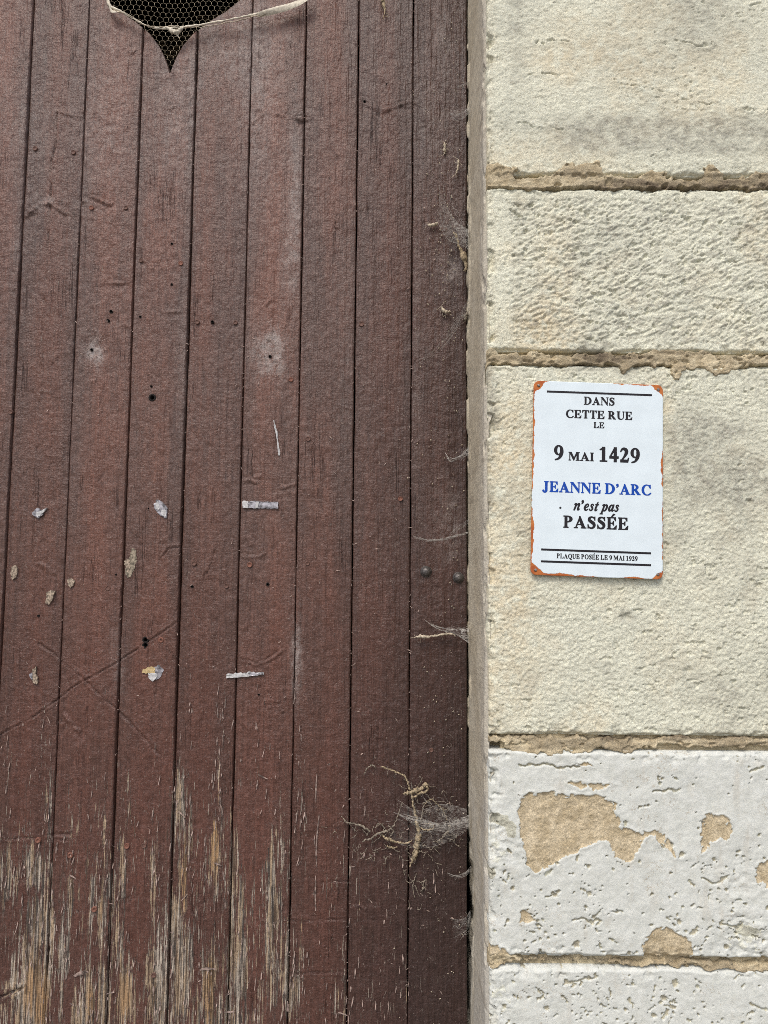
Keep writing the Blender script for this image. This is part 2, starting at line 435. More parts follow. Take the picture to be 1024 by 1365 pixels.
# ------------------------------------------------------------------ ground and dark passage behind the gate
YD = 0.226                                   # face of the gate
XJ = float(P(650, 682, 0.0)[0])              # arris of the stone jamb
XE = float(P(622.5, 682, YD)[0])             # right edge of the gate
XL = -2.05                                   # left jamb of the gateway
ZT = 3.25                                    # underside of the lintel
mb = MB(); mb.box(-150, 150, -150, 150, -0.3, 0.0)
tag(mb.build('street_ground', M_PAVE), kind='structure')
mb = MB()
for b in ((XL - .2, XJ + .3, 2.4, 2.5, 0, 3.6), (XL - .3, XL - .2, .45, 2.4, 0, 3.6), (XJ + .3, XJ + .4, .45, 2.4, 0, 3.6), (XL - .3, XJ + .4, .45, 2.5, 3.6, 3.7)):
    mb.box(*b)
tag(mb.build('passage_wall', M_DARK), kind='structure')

# ------------------------------------------------------------------ stone wall
wall = empty('stone_wall', (XJ + 0.6, 0.2, 0), 'pale limestone ashlar wall with tan mortar joints framing the brown gate', 'wall')
def axis(a, b, fine, va, vb, coarse=0.012):
    out = [a]
    while out[-1] < b - 1e-6:
        s = fine if va - .01 <= out[-1] <= vb + .01 else coarse
        out.append(min(b, out[-1] + s))
    if len(out) > 2 and out[-1] - out[-2] < 0.3 * fine: out.pop(-2)
    return np.array(out)
def zpx(py, px=840, y=0.0): return float(P(px, py, y)[2])
VX0, VX1 = XJ, 0.64
VZ0, VZ1 = zpx(1372), zpx(-8)
PATCH = [
    [(692, 1060), (730, 1055), (760, 1058), (800, 1060), (820, 1068), (822, 1085), (826, 1100), (848, 1108), (884, 1109), (903, 1143), (884, 1128), (868, 1113), (852, 1120), (852, 1136), (838, 1147), (822, 1148), (815, 1130), (803, 1121), (790, 1124), (768, 1135), (745, 1146), (730, 1157), (711, 1163), (702, 1148), (694, 1120), (690, 1090)],
    [(935, 1090), (950, 1085), (970, 1090), (974, 1106), (968, 1122), (958, 1116), (946, 1128), (936, 1138)],
    [(1004, 1158), (1022, 1146), (1045, 1150), (1045, 1190), (1024, 1184), (1008, 1178)],
    [(690, 1215), (699, 1210), (709, 1215), (711, 1226), (702, 1232), (691, 1229)],
    [(853, 1285), (858, 1256), (870, 1240), (888, 1234), (905, 1245), (922, 1258), (920, 1285)],
    [(640, 1256), (660, 1257), (690, 1277), (640, 1280)],
    [(768, 1018), (782, 1016), (792, 1019), (782, 1023)],
    [(758, 1044), (778, 1041), (820, 1047), (806, 1050), (790, 1056), (786, 1049), (772, 1049)],
    [(932, 1000), (960, 1000), (960, 992), (932, 992)],
]
CRACKS1 = [[(712, 57), (735, 52), (760, 56)], [(700, 100), (730, 97), (770, 103)], [(895, 52), (930, 60), (948, 57)],
           [(690, 165), (740, 168), (770, 172)], [(820, 108), (870, 118), (900, 128), (960, 142)], [(905, 100), (925, 104)], [(1000, 6), (1015, 9)],
           [(985, 145), (1010, 150), (1024, 143)], [(870, 210), (890, 205)]]
CRACKS4 = [[(690, 1020), (770, 1022)], [(870, 1056), (905, 1053)], [(765, 1226), (800, 1228), (798, 1232)], [(935, 1170), (950, 1177), (970, 1170)],
           [(1000, 1030), (1015, 1020)], [(960, 1230), (985, 1238), (990, 1230)], [(815, 1215), (830, 1217)]]
CRACKS5 = [[(750, 1309), (775, 1306), (797, 1303)], [(812, 1318), (816, 1330)], [(885, 1340), (900, 1343)], [(840, 1330), (845, 1345)], [(1000, 1338), (1020, 1345)]]
def stone(kind, x0, x1, z0, z1, seed, fine=0.0013, hires=True):
    xs = axis(x0, x1, fine, VX0, VX1) if hires else axis(x0, x1, 0.014, 0, 0, 0.014)
    zs = axis(z0, z1, fine, VZ0, VZ1) if hires else axis(z0, z1, 0.014, 0, 0, 0.014)
    X, Z = np.meshgrid(xs, zs)
    px, py = proj(X, 0.0, Z)
    jitter = lambda a, b, s: (fbm(a, b, s, 4, .6) - .5)
    # distance inside the four ragged edges
    el = X - x0 - 0.004 * np.maximum(0, jitter(Z / .012, X / .05, seed + 1)) * 2 - 0.010 * ss(.58, .72, fbm(Z / .035, X * 0, seed + 8, 3))
    er = x1 - X - 0.003 * jitter(Z / .02, X / .05, seed + 2)
    et = z1 - Z - 0.0035 * (jitter(X / .03, Z / .05, seed + 3) + .35) * 2
    eb = Z - z0 - 0.0035 * (jitter(X / .03, Z / .05, seed + 4) + .35) * 2
    d = np.minimum(np.minimum(el, er), np.minimum(et, eb))
    h = 0.0022 * (fbm(X / .09, Z / .07, seed + 5, 4) - .5) * 2
    zero = np.zeros_like(X)
    A = dict(stain=zero.copy(), wash=zero.copy(), tan=zero.copy(), warm=zero.copy(), flat=zero.copy())
    A['stain'] += 0.18 * ss(.45, .7, fbm(X / .12, Z / .05, seed + 6))
    A['warm'] += 0.35 * ss(.5, .75, fbm(X / .1, Z / .1, seed + 7)) + .4 * ss(.02, 0, el) * fbm(X / .03, Z / .03, seed + 9)
    if kind == 'smooth':
        h += 0.0013 * (fbm(X / .008, Z / .006, seed + 11, 3, .7) - .5) * 2
        pit = ss(.72, .82, fbm(X / .008, Z / .005, seed + 12, 3)); h -= .0018 * pit * ss(.45, .7, fbm(X / .15, Z / .08, seed + 13))
        for c in CRACKS1:
            ld = linedist(px + 9 * (fbm(X / .02, Z / .02, seed + 14) - .5), py + 16 * (fbm(X / .02, Z / .02, seed + 15) - .5), c)
            h -= .0030 * ss(2.2, 0, ld) * ss(.42, .6, fbm(X / .012, Z / .012, seed + 16)); h += .0016 * ss(9, 1, ld) * fbm(X / .008, Z / .008, seed + 18)
        A['stain'] += 1.2 * (ss(145, 172, py) * ss(215, 190, py) * ss(700, 800, px) + .6 * ss(110, 0, py) * ss(800, 900, px) * ss(1024, 940, px)
                             + .45 * blob(px, py, 780, 165, 60, 18) + .5 * blob(px, py, 690, 60, 14, 90) + .35 * blob(px, py, 850, 80, 130, 40) + .10) * (.3 + fbm(X / .03, Z / .04, seed + 17))
        A['warm'] += .3 * blob(px, py, 800, 80, 90, 30)
    elif kind == 'tooled':
        a = R(24); u = X * math.cos(a) + Z * math.sin(a); v = -X * math.sin(a) + Z * math.cos(a)
        margin = ss(.030, .048, X - x0 + .008 * jitter(Z / .02, X, seed + 20)) * ss(.012, .022, z1 - Z + .006 * jitter(X / .02, Z, seed + 21)) * ss(.008, .02, Z - z0 + .006 * jitter(X / .02, Z, seed + 22))
        wob = .004 * (fbm(X / .02, Z / .02, seed + 23) - .5)
        t = fbma((u + wob) / .0105, (v + wob) / .0042, seed + 24, 2, .5)
        t2 = fbm(X / .0055, Z / .0042, seed + 25, 2)
        marks = ss(.36, .62, .6 * t + .4 * t2)
        dep = .6 + .8 * fbm(X / .05, Z / .05, seed + 26)
        h += margin * (marks - 1) * .0019 * dep
        h += .0012 * (fbm(X / .006, Z / .005, seed + 27, 3, .7) - .5) * 2
        h -= .0032 * ss(.66, .8, fbm(X / .01, Z / .009, seed + 28, 3)) * (.4 + .6 * margin)
        dash = ss(.56, .68, fbma((u + wob) / .0085, (v - wob) / .0034, seed + 64, 2, .5)) * ss(.3, .55, fbm(X / .05, Z / .04, seed + 65, 3))
        A['stain'] += margin * dash * 1.15
        A['stain'] += margin * (.10 + .25 * fbm(X / .01, Z / .008, seed + 29, 3)) * (.5 + .7 * ss(.35, .65, fbm(X / .09, Z / .06, seed + 30)))
        A['stain'] += 1.5 * blob(px, py, 790, 462, 26, 9)
        A['warm'] += .8 * blob(px, py, 715, 440, 40, 40) + .4 * blob(px, py, 740, 350, 30, 90)
    elif kind == 'grain':
        g = fbm(X / .0046, Z / .0040, seed + 31, 2, .6)
        h += .0012 * (ss(.28, .72, g) - .5)
        h += .0006 * (fbm(X / .003, Z / .003, seed + 32, 1) - .5)
        h -= .0025 * ss(.68, .8, fbm(X / .011, Z / .008, seed + 33, 3)) * ss(.45, .6, fbm(X / .08, Z / .08, seed + 34))
        h -= .005 * blob(px, py, 836, 822, 5, 5)
        A['stain'] += .06 + .12 * fbm(X / .012, Z / .01, seed + 35, 3) + .34 * ss(.48, .66, fbm(X / .13, Z / .10, seed + 37, 4)) + 1.5 * (blob(px, py, 920, 600, 22, 45) + blob(px, py, 985, 630, 35, 28) + .9 * blob(px, py, 1000, 655, 20, 20) + .6 * blob(px, py, 950, 575, 60, 20)
                       + .8 * blob(px, py, 655, 550, 8, 60) + .7 * blob(px, py, 652, 660, 7, 20) + .22 * blob(px, py, 990, 900, 60, 60) + 1.0 * blob(px, py, 790, 488, 34, 7) + .5 * blob(px, py, 840, 495, 18, 10) + blob(px, py, 836, 822, 8, 7))
        A['stain'] *= (.55 + .9 * fbm(X / .035, Z / .035, seed + 36))
        A['warm'] += .18 * ss(.5, .65, fbm(X / .07, Z / .12, seed + 38, 4)) + .45 * blob(px, py, 690, 880, 40, 110) + .5 * blob(px, py, 680, 560, 20, 60)
    elif kind == 'wash':
        wx = px + 5 * (fbm(X / .011, Z / .011, seed + 40, 3) - .5) * 2 + 3 * (fbm(X / .004, Z / .004, seed + 41, 2) - .5); wy = py + 5 * (fbm(X / .011, Z / .011, seed + 42, 3) - .5) * 2
        sd_ = np.full_like(X, 99.0)
        for p in PATCH: sd_ = np.minimum(sd_, polysdf(wx, wy, p))
        if not hires: sd_ = 40 * (.62 - fbm(X / .08, Z / .06, seed + 49, 3)) * 2
        peel = ss(.8, -.8, sd_) * (1 - .9 * ss(.60, .66, fbm(X / .006, Z / .006, seed + 62, 3)) * ss(-6, -1, sd_))
        low = ss(1105, 1165, py) if hires else .5
        dens = .35 + .65 * low
        pit = np.zeros_like(X)
        if hires:
            rs = np.random.RandomState(seed); made = 0
            while made < 800:
                cx = rs.uniform(x0, VX1 + .02); cz = rs.uniform(max(z0, VZ0 - .03), z1)
                qx, qy = proj(np.array(cx), 0.0, np.array(cz))
                den = (.16 + .84 * float(ss(1105, 1160, qy)) if qy < 1285 else .42) * (.2 + 1.3 * float(ss(.35, .65, fbm(np.array(cx / .06), np.array(cz / .05), seed + 45))))
                if rs.rand() > den: made += .35; continue
                ang = rs.choice([-.6, .5, 1.2, 0, 2.2]) + rs.normal(0, .3)
                for q in range(1 + (rs.rand() < .25) * rs.randint(1, 4)):
                    a = min(.0065, math.exp(rs.normal(math.log(.0017), .45))); b = a * rs.uniform(.35, 1.0)
                    i0, i1 = np.searchsorted(xs, (cx - 2.2 * a, cx + 2.2 * a)); j0, j1 = np.searchsorted(zs, (cz - 2.2 * a, cz + 2.2 * a))
                    if i1 - i0 > 1 and j1 - j0 > 1:
                        gx, gz = X[j0:j1, i0:i1] - cx, Z[j0:j1, i0:i1] - cz
                        u_ = (gx * math.cos(ang) + gz * math.sin(ang)) / a; v_ = (-gx * math.sin(ang) + gz * math.cos(ang)) / b
                        dd = np.sqrt(u_ ** 2 + v_ ** 2) + 1.1 * (fbm(X[j0:j1, i0:i1] / .003, Z[j0:j1, i0:i1] / .003, seed + 61, 2) - .5)
                        pit[j0:j1, i0:i1] = np.maximum(pit[j0:j1, i0:i1], ss(1.15, .7, dd))
                    cx += a * 1.7 * math.cos(ang) + rs.normal(0, .0008); cz += a * 1.7 * math.sin(ang) + rs.normal(0, .0008); made += 1
        edge = np.maximum(pit, ss(.0045, .001, np.minimum(el, et) + .002 * jitter(X / .01, Z / .01, seed + 48)))
        for c in (CRACKS4 + CRACKS5 if hires else []):
            ld = linedist(wx, wy, c); pit = np.maximum(pit, ss(2.2, .6, ld))
        rough = blob(px, py, 668, 1130, 24, 45) + blob(px, py, 668, 1335, 22, 40) + .8 * blob(px, py, 1000, 1255, 40, 22) + .6 * blob(px, py, 985, 1200, 30, 60)
        h += .004 * rough * (fbm(X / .013, Z / .010, seed + 50, 3) - .5) * 2
        h += .0009 * (fbm(X / .02, Z / .02, seed + 51, 3) - .5) * 2 + .0006 * (fbm(X / .005, Z / .005, seed + 52, 2) - .5)
        h += (1 - peel) * .0022 + .0008 * ss(6, 0, np.abs(sd_)) * (1 - peel)
        h -= .0042 * pit * (1 - peel)
        h += peel * (.0012 * (fbm(X / .009, Z / .009, seed + 53, 3) - .5) * 2 + .0014 * (fbm(X / .0035, Z / .0035, seed + 63, 2, .7) - .5))
        dirt = 1.0 * blob(px, py, 664, 1092, 15, 10) + .9 * blob(px, py, 682, 1104, 10, 14) + .9 * blob(px, py, 654, 1163, 8, 9) + .5 * blob(px, py, 652, 1310, 10, 20) + .6 * blob(px, py, 1000, 1240, 24, 12)
        dirt = ss(.3, .6, dirt * (.4 + fbm(X / .012, Z / .012, seed + 54, 3)))
        A['wash'] = np.clip(1 - peel - pit - .9 * dirt - .5 * ss(.6, .75, rough * (.3 + fbm(X / .01, Z / .01, seed + 55, 3))), 0, 1)
        A['tan'] = np.clip(peel * (1 - dirt), 0, 1)
        A['stain'] = np.clip(dirt * 1.2 + pit * 1.0, 0, 1.2); A['warm'] = .5 * pit  # pits are darkened too, by the same mask that sinks them
        A['flat'] = peel * 0
    A['stain'] = np.clip(A['stain'], 0, 1); A['warm'] = np.clip(A['warm'], 0, 1)
    rw = .0028 if kind == 'wash' else .0034
    roll = 1.7 * rw * (1 - np.sqrt(np.clip(d / rw, 0, 1)))
    chip = .004 * ss(.018, 0, d) * ss(.5, .75, fbm(X / .014, Z / .014, seed + 60, 3))
    Y = -h + roll + chip
    ring = np.zeros_like(X, bool); ring[0] = ring[-1] = True; ring[:, 0] = ring[:, -1] = True
    Y = np.where(ring, .05, Y)
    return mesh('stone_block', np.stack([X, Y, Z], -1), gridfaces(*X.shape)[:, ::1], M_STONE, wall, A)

ZJ = [zpx(234), zpx(250), zpx(470), zpx(486), zpx(982), zpx(1001), zpx(1277), zpx(1290)]
XR = 0.84
stone('smooth', XJ, XR, ZJ[0], ZJ[0] + .52, 100)
stone('tooled', XJ, XR - .12, ZJ[2], ZJ[1], 200)
stone('grain', XJ, XR + .06, ZJ[4], ZJ[3], 300)
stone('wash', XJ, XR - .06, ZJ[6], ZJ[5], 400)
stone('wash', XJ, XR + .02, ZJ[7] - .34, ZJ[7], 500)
# the rest of the wall, plainer
courses = [(ZJ[0], ZJ[0] + .52, XR), (ZJ[2], ZJ[1], XR - .12), (ZJ[4], ZJ[3], XR + .06), (ZJ[6], ZJ[5], XR - .06), (ZJ[7] - .34, ZJ[7], XR + .02)]
low_top = ZJ[7] - .355
courses_lo = [(low_top - .30, low_top), (0.0, low_top - .315)]
top0 = ZJ[0] + .535
courses_hi = [(top0, ZT - .01), (ZT + .005, ZT + .36), (ZT + .375, ZT + .70)]
sd0 = 600
for (a, b, xr) in courses:
    kind = 'wash' if b < 1.33 else 'grain'
    stone(kind, xr + .012, xr + .70, a, b, sd0, hires=False); sd0 += 61
    stone(kind, xr + .712, xr + 1.5, a, b, sd0, hires=False); sd0 += 61
for (a, b) in courses_lo + courses_hi[:1]:
    stone('wash' if b < 1.2 else 'smooth', XJ, XR + .1 * (sd0 % 3 - 1), a, b, sd0, hires=False)
    stone('wash' if b < 1.2 else 'grain', XR + .1 * (sd0 % 3 - 1) + .012, XR + 1.5, a, b, sd0 + 30, hires=False); sd0 += 61
for (a, b) in courses_hi[1:]:
    x = XL - .9
    while x < XR + 1.3:
        stone('smooth', x, x + .78, a, b, sd0, hires=False); x += .792; sd0 += 61
for z in np.arange(0, ZT - .3, .405):                        # pier on the far side of the gateway
    stone('grain', XL - .9, XL, z, z + .395, sd0, hires=False); sd0 += 61

# mortar of the joints, squeezed unevenly over the stone edges
SMEAR = [
    [(640, 219), (662, 216), (676, 224), (690, 224), (692, 238), (712, 238), (735, 231), (750, 220), (762, 216), (772, 222), (778, 217), (802, 215), (807, 229), (832, 236), (858, 232), (868, 227), (884, 229), (890, 236), (925, 238), (932, 236), (934, 220), (950, 219), (962, 223), (966, 238), (995, 236), (1008, 227), (1030, 231), (1060, 240), (1060, 252), (640, 252)],
    [(640, 461), (668, 466), (690, 470), (740, 470), (800, 470), (860, 468), (905, 466), (960, 470), (1060, 474), (1060, 486), (990, 488), (976, 496), (966, 503), (952, 505), (944, 494), (930, 490), (918, 496), (906, 510), (897, 508), (893, 490), (850, 486), (838, 494), (826, 498), (820, 488), (640, 488)],
    [(640, 982), (1060, 984), (1060, 1000), (990, 997), (930, 996), (885, 995), (850, 1002), (832, 1006), (800, 1000), (770, 1005), (735, 1009), (700, 1006), (680, 1002), (668, 992), (640, 986)],
    [(640, 1268), (672, 1270), (700, 1279), (1060, 1285), (1060, 1303), (960, 1295), (880, 1290), (800, 1284), (700, 1282), (665, 1292), (640, 1290)],
]
for j, (pa, pb) in enumerate(((200, 262), (452, 520), (970, 1018), (1250, 1308))):
    zt, zb = zpx(pa), zpx(pb)
    xs, zs = axis(XJ, XR - .1, .0014, VX0, VX1), axis(zb, zt, .0014, zb, zt)
    X, Z = np.meshgrid(xs, zs); px, py = proj(X, 0.0, Z)
    wx = px + 7 * (fbm(X / .012, Z / .012, 900 + j, 3) - .5) * 2; wy = py + 6 * (fbm(X / .012, Z / .012, 910 + j, 3) - .5) * 2
    s_ = polysdf(wx, wy, SMEAR[j])
    core = ss(-.002, .003, np.minimum(ZJ[2 * j] - Z, Z - ZJ[2 * j + 1]) * -1)       # 0 inside the joint
    inside = ss(2.5, -2.5, s_)
    n = fbm(X / .016, Z / .010, 920 + j, 4, .6) - .5
    prof = [-.0036, -.0024, -.0004, -.0010][j]
    Y = prof + (1 - core) * [.0022, .0010, .0010, .0012][j] - .0055 * n * 1.1 + (1 - inside) * .03
    Y += .006 * ss(.62, .74, fbm(X / .013, Z / .008, 930 + j, 3)) * .6
    Y = np.maximum(Y, -.004 + .0 * Y)
    Y[0] = Y[-1] = .04; Y[:, -1] = .04; Y[:, 0] = .02
    dirt = ss(.4, .65, fbm(X / .05, Z / .012, 940 + j)) * .5 + (.7 * ss(236, 246, py) * ss(740, 800, px) if j == 0 else 0)
    dirt = dirt + (1.0 * blob(px, py, 790, 476, 26, 8) + .6 * blob(px, py, 850, 478, 40, 6) if j == 1 else 0) + (.8 * ss(990, 982, py) * (px > 800) if j == 2 else 0)
    mesh('mortar_joint', np.stack([X, Y, Z], -1), gridfaces(*X.shape), M_MORTAR, wall, dict(dirt=np.clip(dirt, 0, 1)))
mb = MB(); mb.box(XJ + .02, XR + 1.6, .012, .42, 0.0, ZT + .7); mb.box(XL - .9, XL - .02, .012, .42, 0, ZT + .7); mb.box(XL - .02, XJ + .02, .012, .42, ZT + .02, ZT + .7)
o = mb.build('mortar_core', M_MORTAR, wall, smooth=False)

# rendered inner face of the jamb
ys = np.concatenate([np.arange(.004, .03, .0016), np.arange(.03, .30, .003)])
zs = axis(0.0, ZT + .02, .0026, VZ0 - .25, VZ1 + .3, .012)
Yg, Zg = np.meshgrid(ys, zs)
px, py = proj(0 * Yg + XJ, YD, Zg)
off = -.003 + .0022 * (fbm(Yg / .15, Zg / .12, 950, 3) - .5) * 2 + .0006 * (fbm(Yg / .01, Zg / .012, 951, 3) - .5) * 2
off += .004 * ss(.24, .12, Yg) * 0
off += (.0055 * ss(1105, 1135, py) * ss(1320, 1270, py) + .0035 * ss(1120, 1160, py)) * ss(.14, .21, Yg) * (.5 + fbm(Yg / .03, Zg / .03, 952, 3))
off -= .0035 * ss(.62, .72, fbm(Yg / .02, Zg / .05, 953, 3)) * ss(.17, .21, Yg)
off += .006 * ss(.020, .004, Yg) + .005 * ss(.6, .72, fbm(Yg / .02, Zg / .03, 954, 3)) * ss(.05, .01, Yg)
pale = ss(.09, .01, Yg) * (.25 + .6 * fbm(Yg / .02, Zg / .05, 955)) + .55 * ss(1000, 1060, py) * ss(.3, .6, fbm(Yg / .05, Zg / .06, 956)) + .3 * ss(1240, 1300, py)
mesh('jamb_render', np.stack([XJ + off, Yg, Zg], -1), gridfaces(*Yg.shape), M_JAMB, wall, dict(pale=np.clip(pale, 0, 1)))
mb = MB(); mb.box(XL - .02, XL + .003, .02, .30, 0, ZT + .02); mb.build('jamb_render', M_JAMB, wall, attrs=dict(pale=np.zeros(8)))

# ------------------------------------------------------------------ wooden gate
gate = empty('plank_gate', ((XL + XE) / 2, YD + .03, 0), 'tall gate of brown painted vertical planks, paint flaking off low down', 'gate')
LINES = [10, 89, 166.5, 243, 320, 396, 470.5, 547.5, 622.5]
GAP = [.0036, .0019, .0034, .0036, .0025, .0023, .0025, .0015]
lx = [float(P(v, 682, YD)[0]) for v in LINES]
pw = (lx[-1] - lx[0]) / 8
edges = [(lx[i] + GAP[i] / 2, lx[i + 1] - (GAP[i + 1] / 2 if i + 1 < 8 else 0)) for i in range(8)]
x = lx[0]
k = 0
while x - pw > XL - .02:
    r = x - GAP[k % 8] / 2 * .8; x -= pw; edges.insert(0, (max(x, XL + .008) + .0016, r)); k += 1
NP = len(edges)
HT = P(226, 97, YD); HX, HZ = float(HT[0]), float(HT[2])
_ht = np.array([0, .006, .033, .055, .081, .104, .129, .151, .18, .21, .25, .28, .30])
_hw = np.array([0, .0015, .0105, .0215, .041, .068, .105, .130, .148, .152, .140, .112, .075])
def hw(z): return np.interp(z - HZ, _ht, _hw)
def hinner(z): return np.interp(z - HZ, [.23, .245, .27, .29, .30], [0, .012, .035, .058, .075])
HOLES = [(203, 530, 3.6), (202, 515, 1.8), (148, 415, 2.6), (144, 427, 2.2), (283, 429, 2.4), (229, 325, 1.8), (229, 379, 1.8), (187, 422, 1.8), (256, 782, 2), (357, 779, 2.4), (194, 853, 3.2), (194, 860, 3.2), (51, 821, 1.6), (176, 748, 2), (155, 766, 1.6), (360, 475, 2.2), (122, 466, 2), (345, 926, 1.3), (198, 678, 1.3), (516, 112, 1.5), (486, 135, 2)]
DUST = [(127, 458, 9, 16, .8), (121, 472, 12, 12, .7), (133, 478, 7, 14, .6), (365, 456, 16, 20, .7), (355, 478, 14, 22, .8), (372, 490, 10, 16, .5), (350, 470, 32, 50, .3), (30, 165, 30, 60, .3), (140, 160, 45, 120, .3), (240, 160, 30, 110, .4), (345, 130, 30, 140, .4), (300, 60, 60, 70, .3),
        (395, 250, 9, 130, .5), (385, 330, 12, 70, .5), (245, 500, 8, 110, .4), (588, 30, 12, 40, .5), (600, 360, 22, 22, .6), (395, 880, 8, 60, .9), (158, 880, 10, 50, .5), (600, 700, 25, 60, .4), (555, 470, 6, 200, .3), (460, 430, 8, 200, .3), (60, 270, 30, 12, .4), (25, 330, 10, 20, .4), (575, 150, 30, 80, .35)]
WEAR = [(240, 1065, 11, 60, .62, .1), (252, 1110, 9, 70, .55, .6), (293, 1050, 7, 70, .55, .5), (287, 1130, 7, 60, .85, 1.1), (300, 980, 5, 40, .45, .2), (246, 1170, 8, 80, .5, .8), (243, 1290, 16, 90, .62, .4), (278, 1330, 9, 70, .75, .9),
        (48, 1155, 15, 30, .9, .0), (50, 1230, 18, 40, .7, .2), (42, 1320, 22, 70, .85, .7), (55, 1340, 14, 60, .5, .9), (60, 1010, 9, 110, .38, 0), (15, 1000, 10, 40, .4, .1), (8, 1160, 14, 50, .45, .1), (65, 1090, 6, 60, .4, 0),
        (162, 1165, 7, 50, .55, .5), (158, 1250, 9, 90, .42, .4), (165, 1330, 14, 50, .68, .8), (205, 1160, 5, 80, .5, .3), (207, 1320, 14, 60, .7, .5), (134, 1220, 7, 60, .45, .5), (120, 1335, 8, 45, .7, .8), (82, 1280, 9, 80, .4, .2), (108, 1355, 14, 30, .5, .2),
        (318, 1290, 14, 60, .58, .3), (315, 1210, 12, 80, .35, .1), (372, 1130, 14, 80, .42, .1), (365, 1230, 14, 110, .62, .2), (380, 1290, 8, 60, .6, .2), (402, 1210, 5, 150, .42, .6), (395, 1320, 12, 50, .6, .3), (310, 1360, 30, 30, .5, .2),
        (402, 1090, 10, 60, .3, .2), (440, 1180, 14, 60, .28, .1), (452, 1330, 12, 40, .5, .4), (485, 1180, 14, 70, .30, .05), (520, 1170, 18, 60, .28, .05), (525, 1340, 14, 40, .42, .0), (500, 1340, 22, 50, .3, .1), (580, 1180, 14, 50, .22, 0), (395, 900, 6, 60, .3, 0), (258, 900, 4, 60, .25, .1), (300, 900, 5, 60, .3, .1), (135, 1090, 8, 70, .35, 0), (92, 1160, 8, 50, .3, .1), (175, 1080, 10, 60, .22, .1), (345, 1020, 8, 50, .2, 0)]
GRV = [([(0, 980), (45, 955), (95, 918), (155, 884), (180, 868), (205, 850), (235, 830)], 1.3, .0042), ([(52, 858), (110, 905), (160, 950), (212, 1006)], 1.6, .0040),
       ([(240, 729), (224, 732), (218, 742)], 1.4, .004), ([(285, 735), (283, 752), (275, 765), (268, 785)], 1.3, .003), ([(76, 150), (73, 195), (68, 215), (68, 270), (65, 300), (64, 340)], 1.2, .005),
       ([(64, 340), (57, 430), (52, 530), (45, 660), (43, 780)], .8, .003), ([(157, 60), (155, 180), (152, 290), (145, 420), (140, 560)], .6, .0012),
       ([(588, 0), (588, 110), (589, 220)], .7, .002), ([(515, 110), (514, 150)], .9, .003), ([(480, 133), (497, 141), (513, 146)], 1.4, .003), ([(519, 148), (540, 140), (552, 138)], 1.4, .002), 
       ([(321, 878), (333, 880), (342, 884)], 1.5, .003), ([(355, 878), (372, 868)], 1.2, .002), ([(300, 200), (330, 165), (345, 150)], .8, .0008), ([(90, 1120), (40, 1118), (0, 1120)], 1.6, .003), ([(66, 1113), (93, 1112)], 2.2, .004), ([(385, 1106), (470, 1104)], 1.2, .002), ([(384, 1178), (462, 1176)], 1.2, .003), ([(384, 1228), (460, 1227)], 1.2, .003), ([(384, 1298), (462, 1296)], 1.3, .003), ([(0, 1330), (30, 1318)], 2.5, .006), ([(66, 1255), (62, 1290)], 1.5, .005), ([(112, 1070), (114, 1180)], .8, .0025), ([(464, 700), (545, 698)], .8, .0012)]
BUMPS = [([(36, 285), (50, 275), (64, 272), (66, 265)], 5, .0028), ([(66, 272), (80, 282), (105, 286)], 4, .0026), ([(82, 148), (95, 155), (108, 157)], 3, .0016), ([(108, 268), (120, 264), (135, 266), (148, 272)], 3, .0028), ([(152, 300), (165, 298)], 3, .0015),
         ([(160, 82), (170, 70), (180, 65)], 4, .0016), ([(225, 145), (240, 138), (255, 130)], 4, .0015), ([(368, 152), (405, 160)], 3, .002), ([(354, 405), (362, 398), (370, 402)], 2.5, .002), ([(478, 133), (496, 142), (514, 148), (535, 140), (552, 137)], 4, .0022), ([(140, 378), (170, 376)], 3, .0014),
         ([(222, 416), (248, 414)], 4, .0018), ([(330, 640), (345, 642)], 3, .0018), ([(378, 650), (395, 645)], 4, .0018), ([(324, 742), (345, 744), (352, 738)], 3, .0016), ([(325, 640), (350, 635)], 3, .0012), ([(55, 520), (75, 528)], 3, .0014), ([(50, 750), (75, 765)], 4, .0014), ([(86, 955), (105, 975)], 5, .002), ([(320, 880), (342, 886), (360, 880), (374, 868)], 2.5, .002),
         ([(358, 945), (370, 942), (378, 948)], 2.2, .002), ([(335, 165), (350, 150)], 3, .0012), ([(450, 75), (455, 70), (448, 90)], 2.5, .0014), ([(445, 290), (450, 300)], 4, .0016), ([(385, 155), (408, 160)], 3, .0018), ([(494, 1080 ), (490, 1085)], 2, .001), ([(470, 1206), (486, 1214), (498, 1226)], 2.2, .0026)]
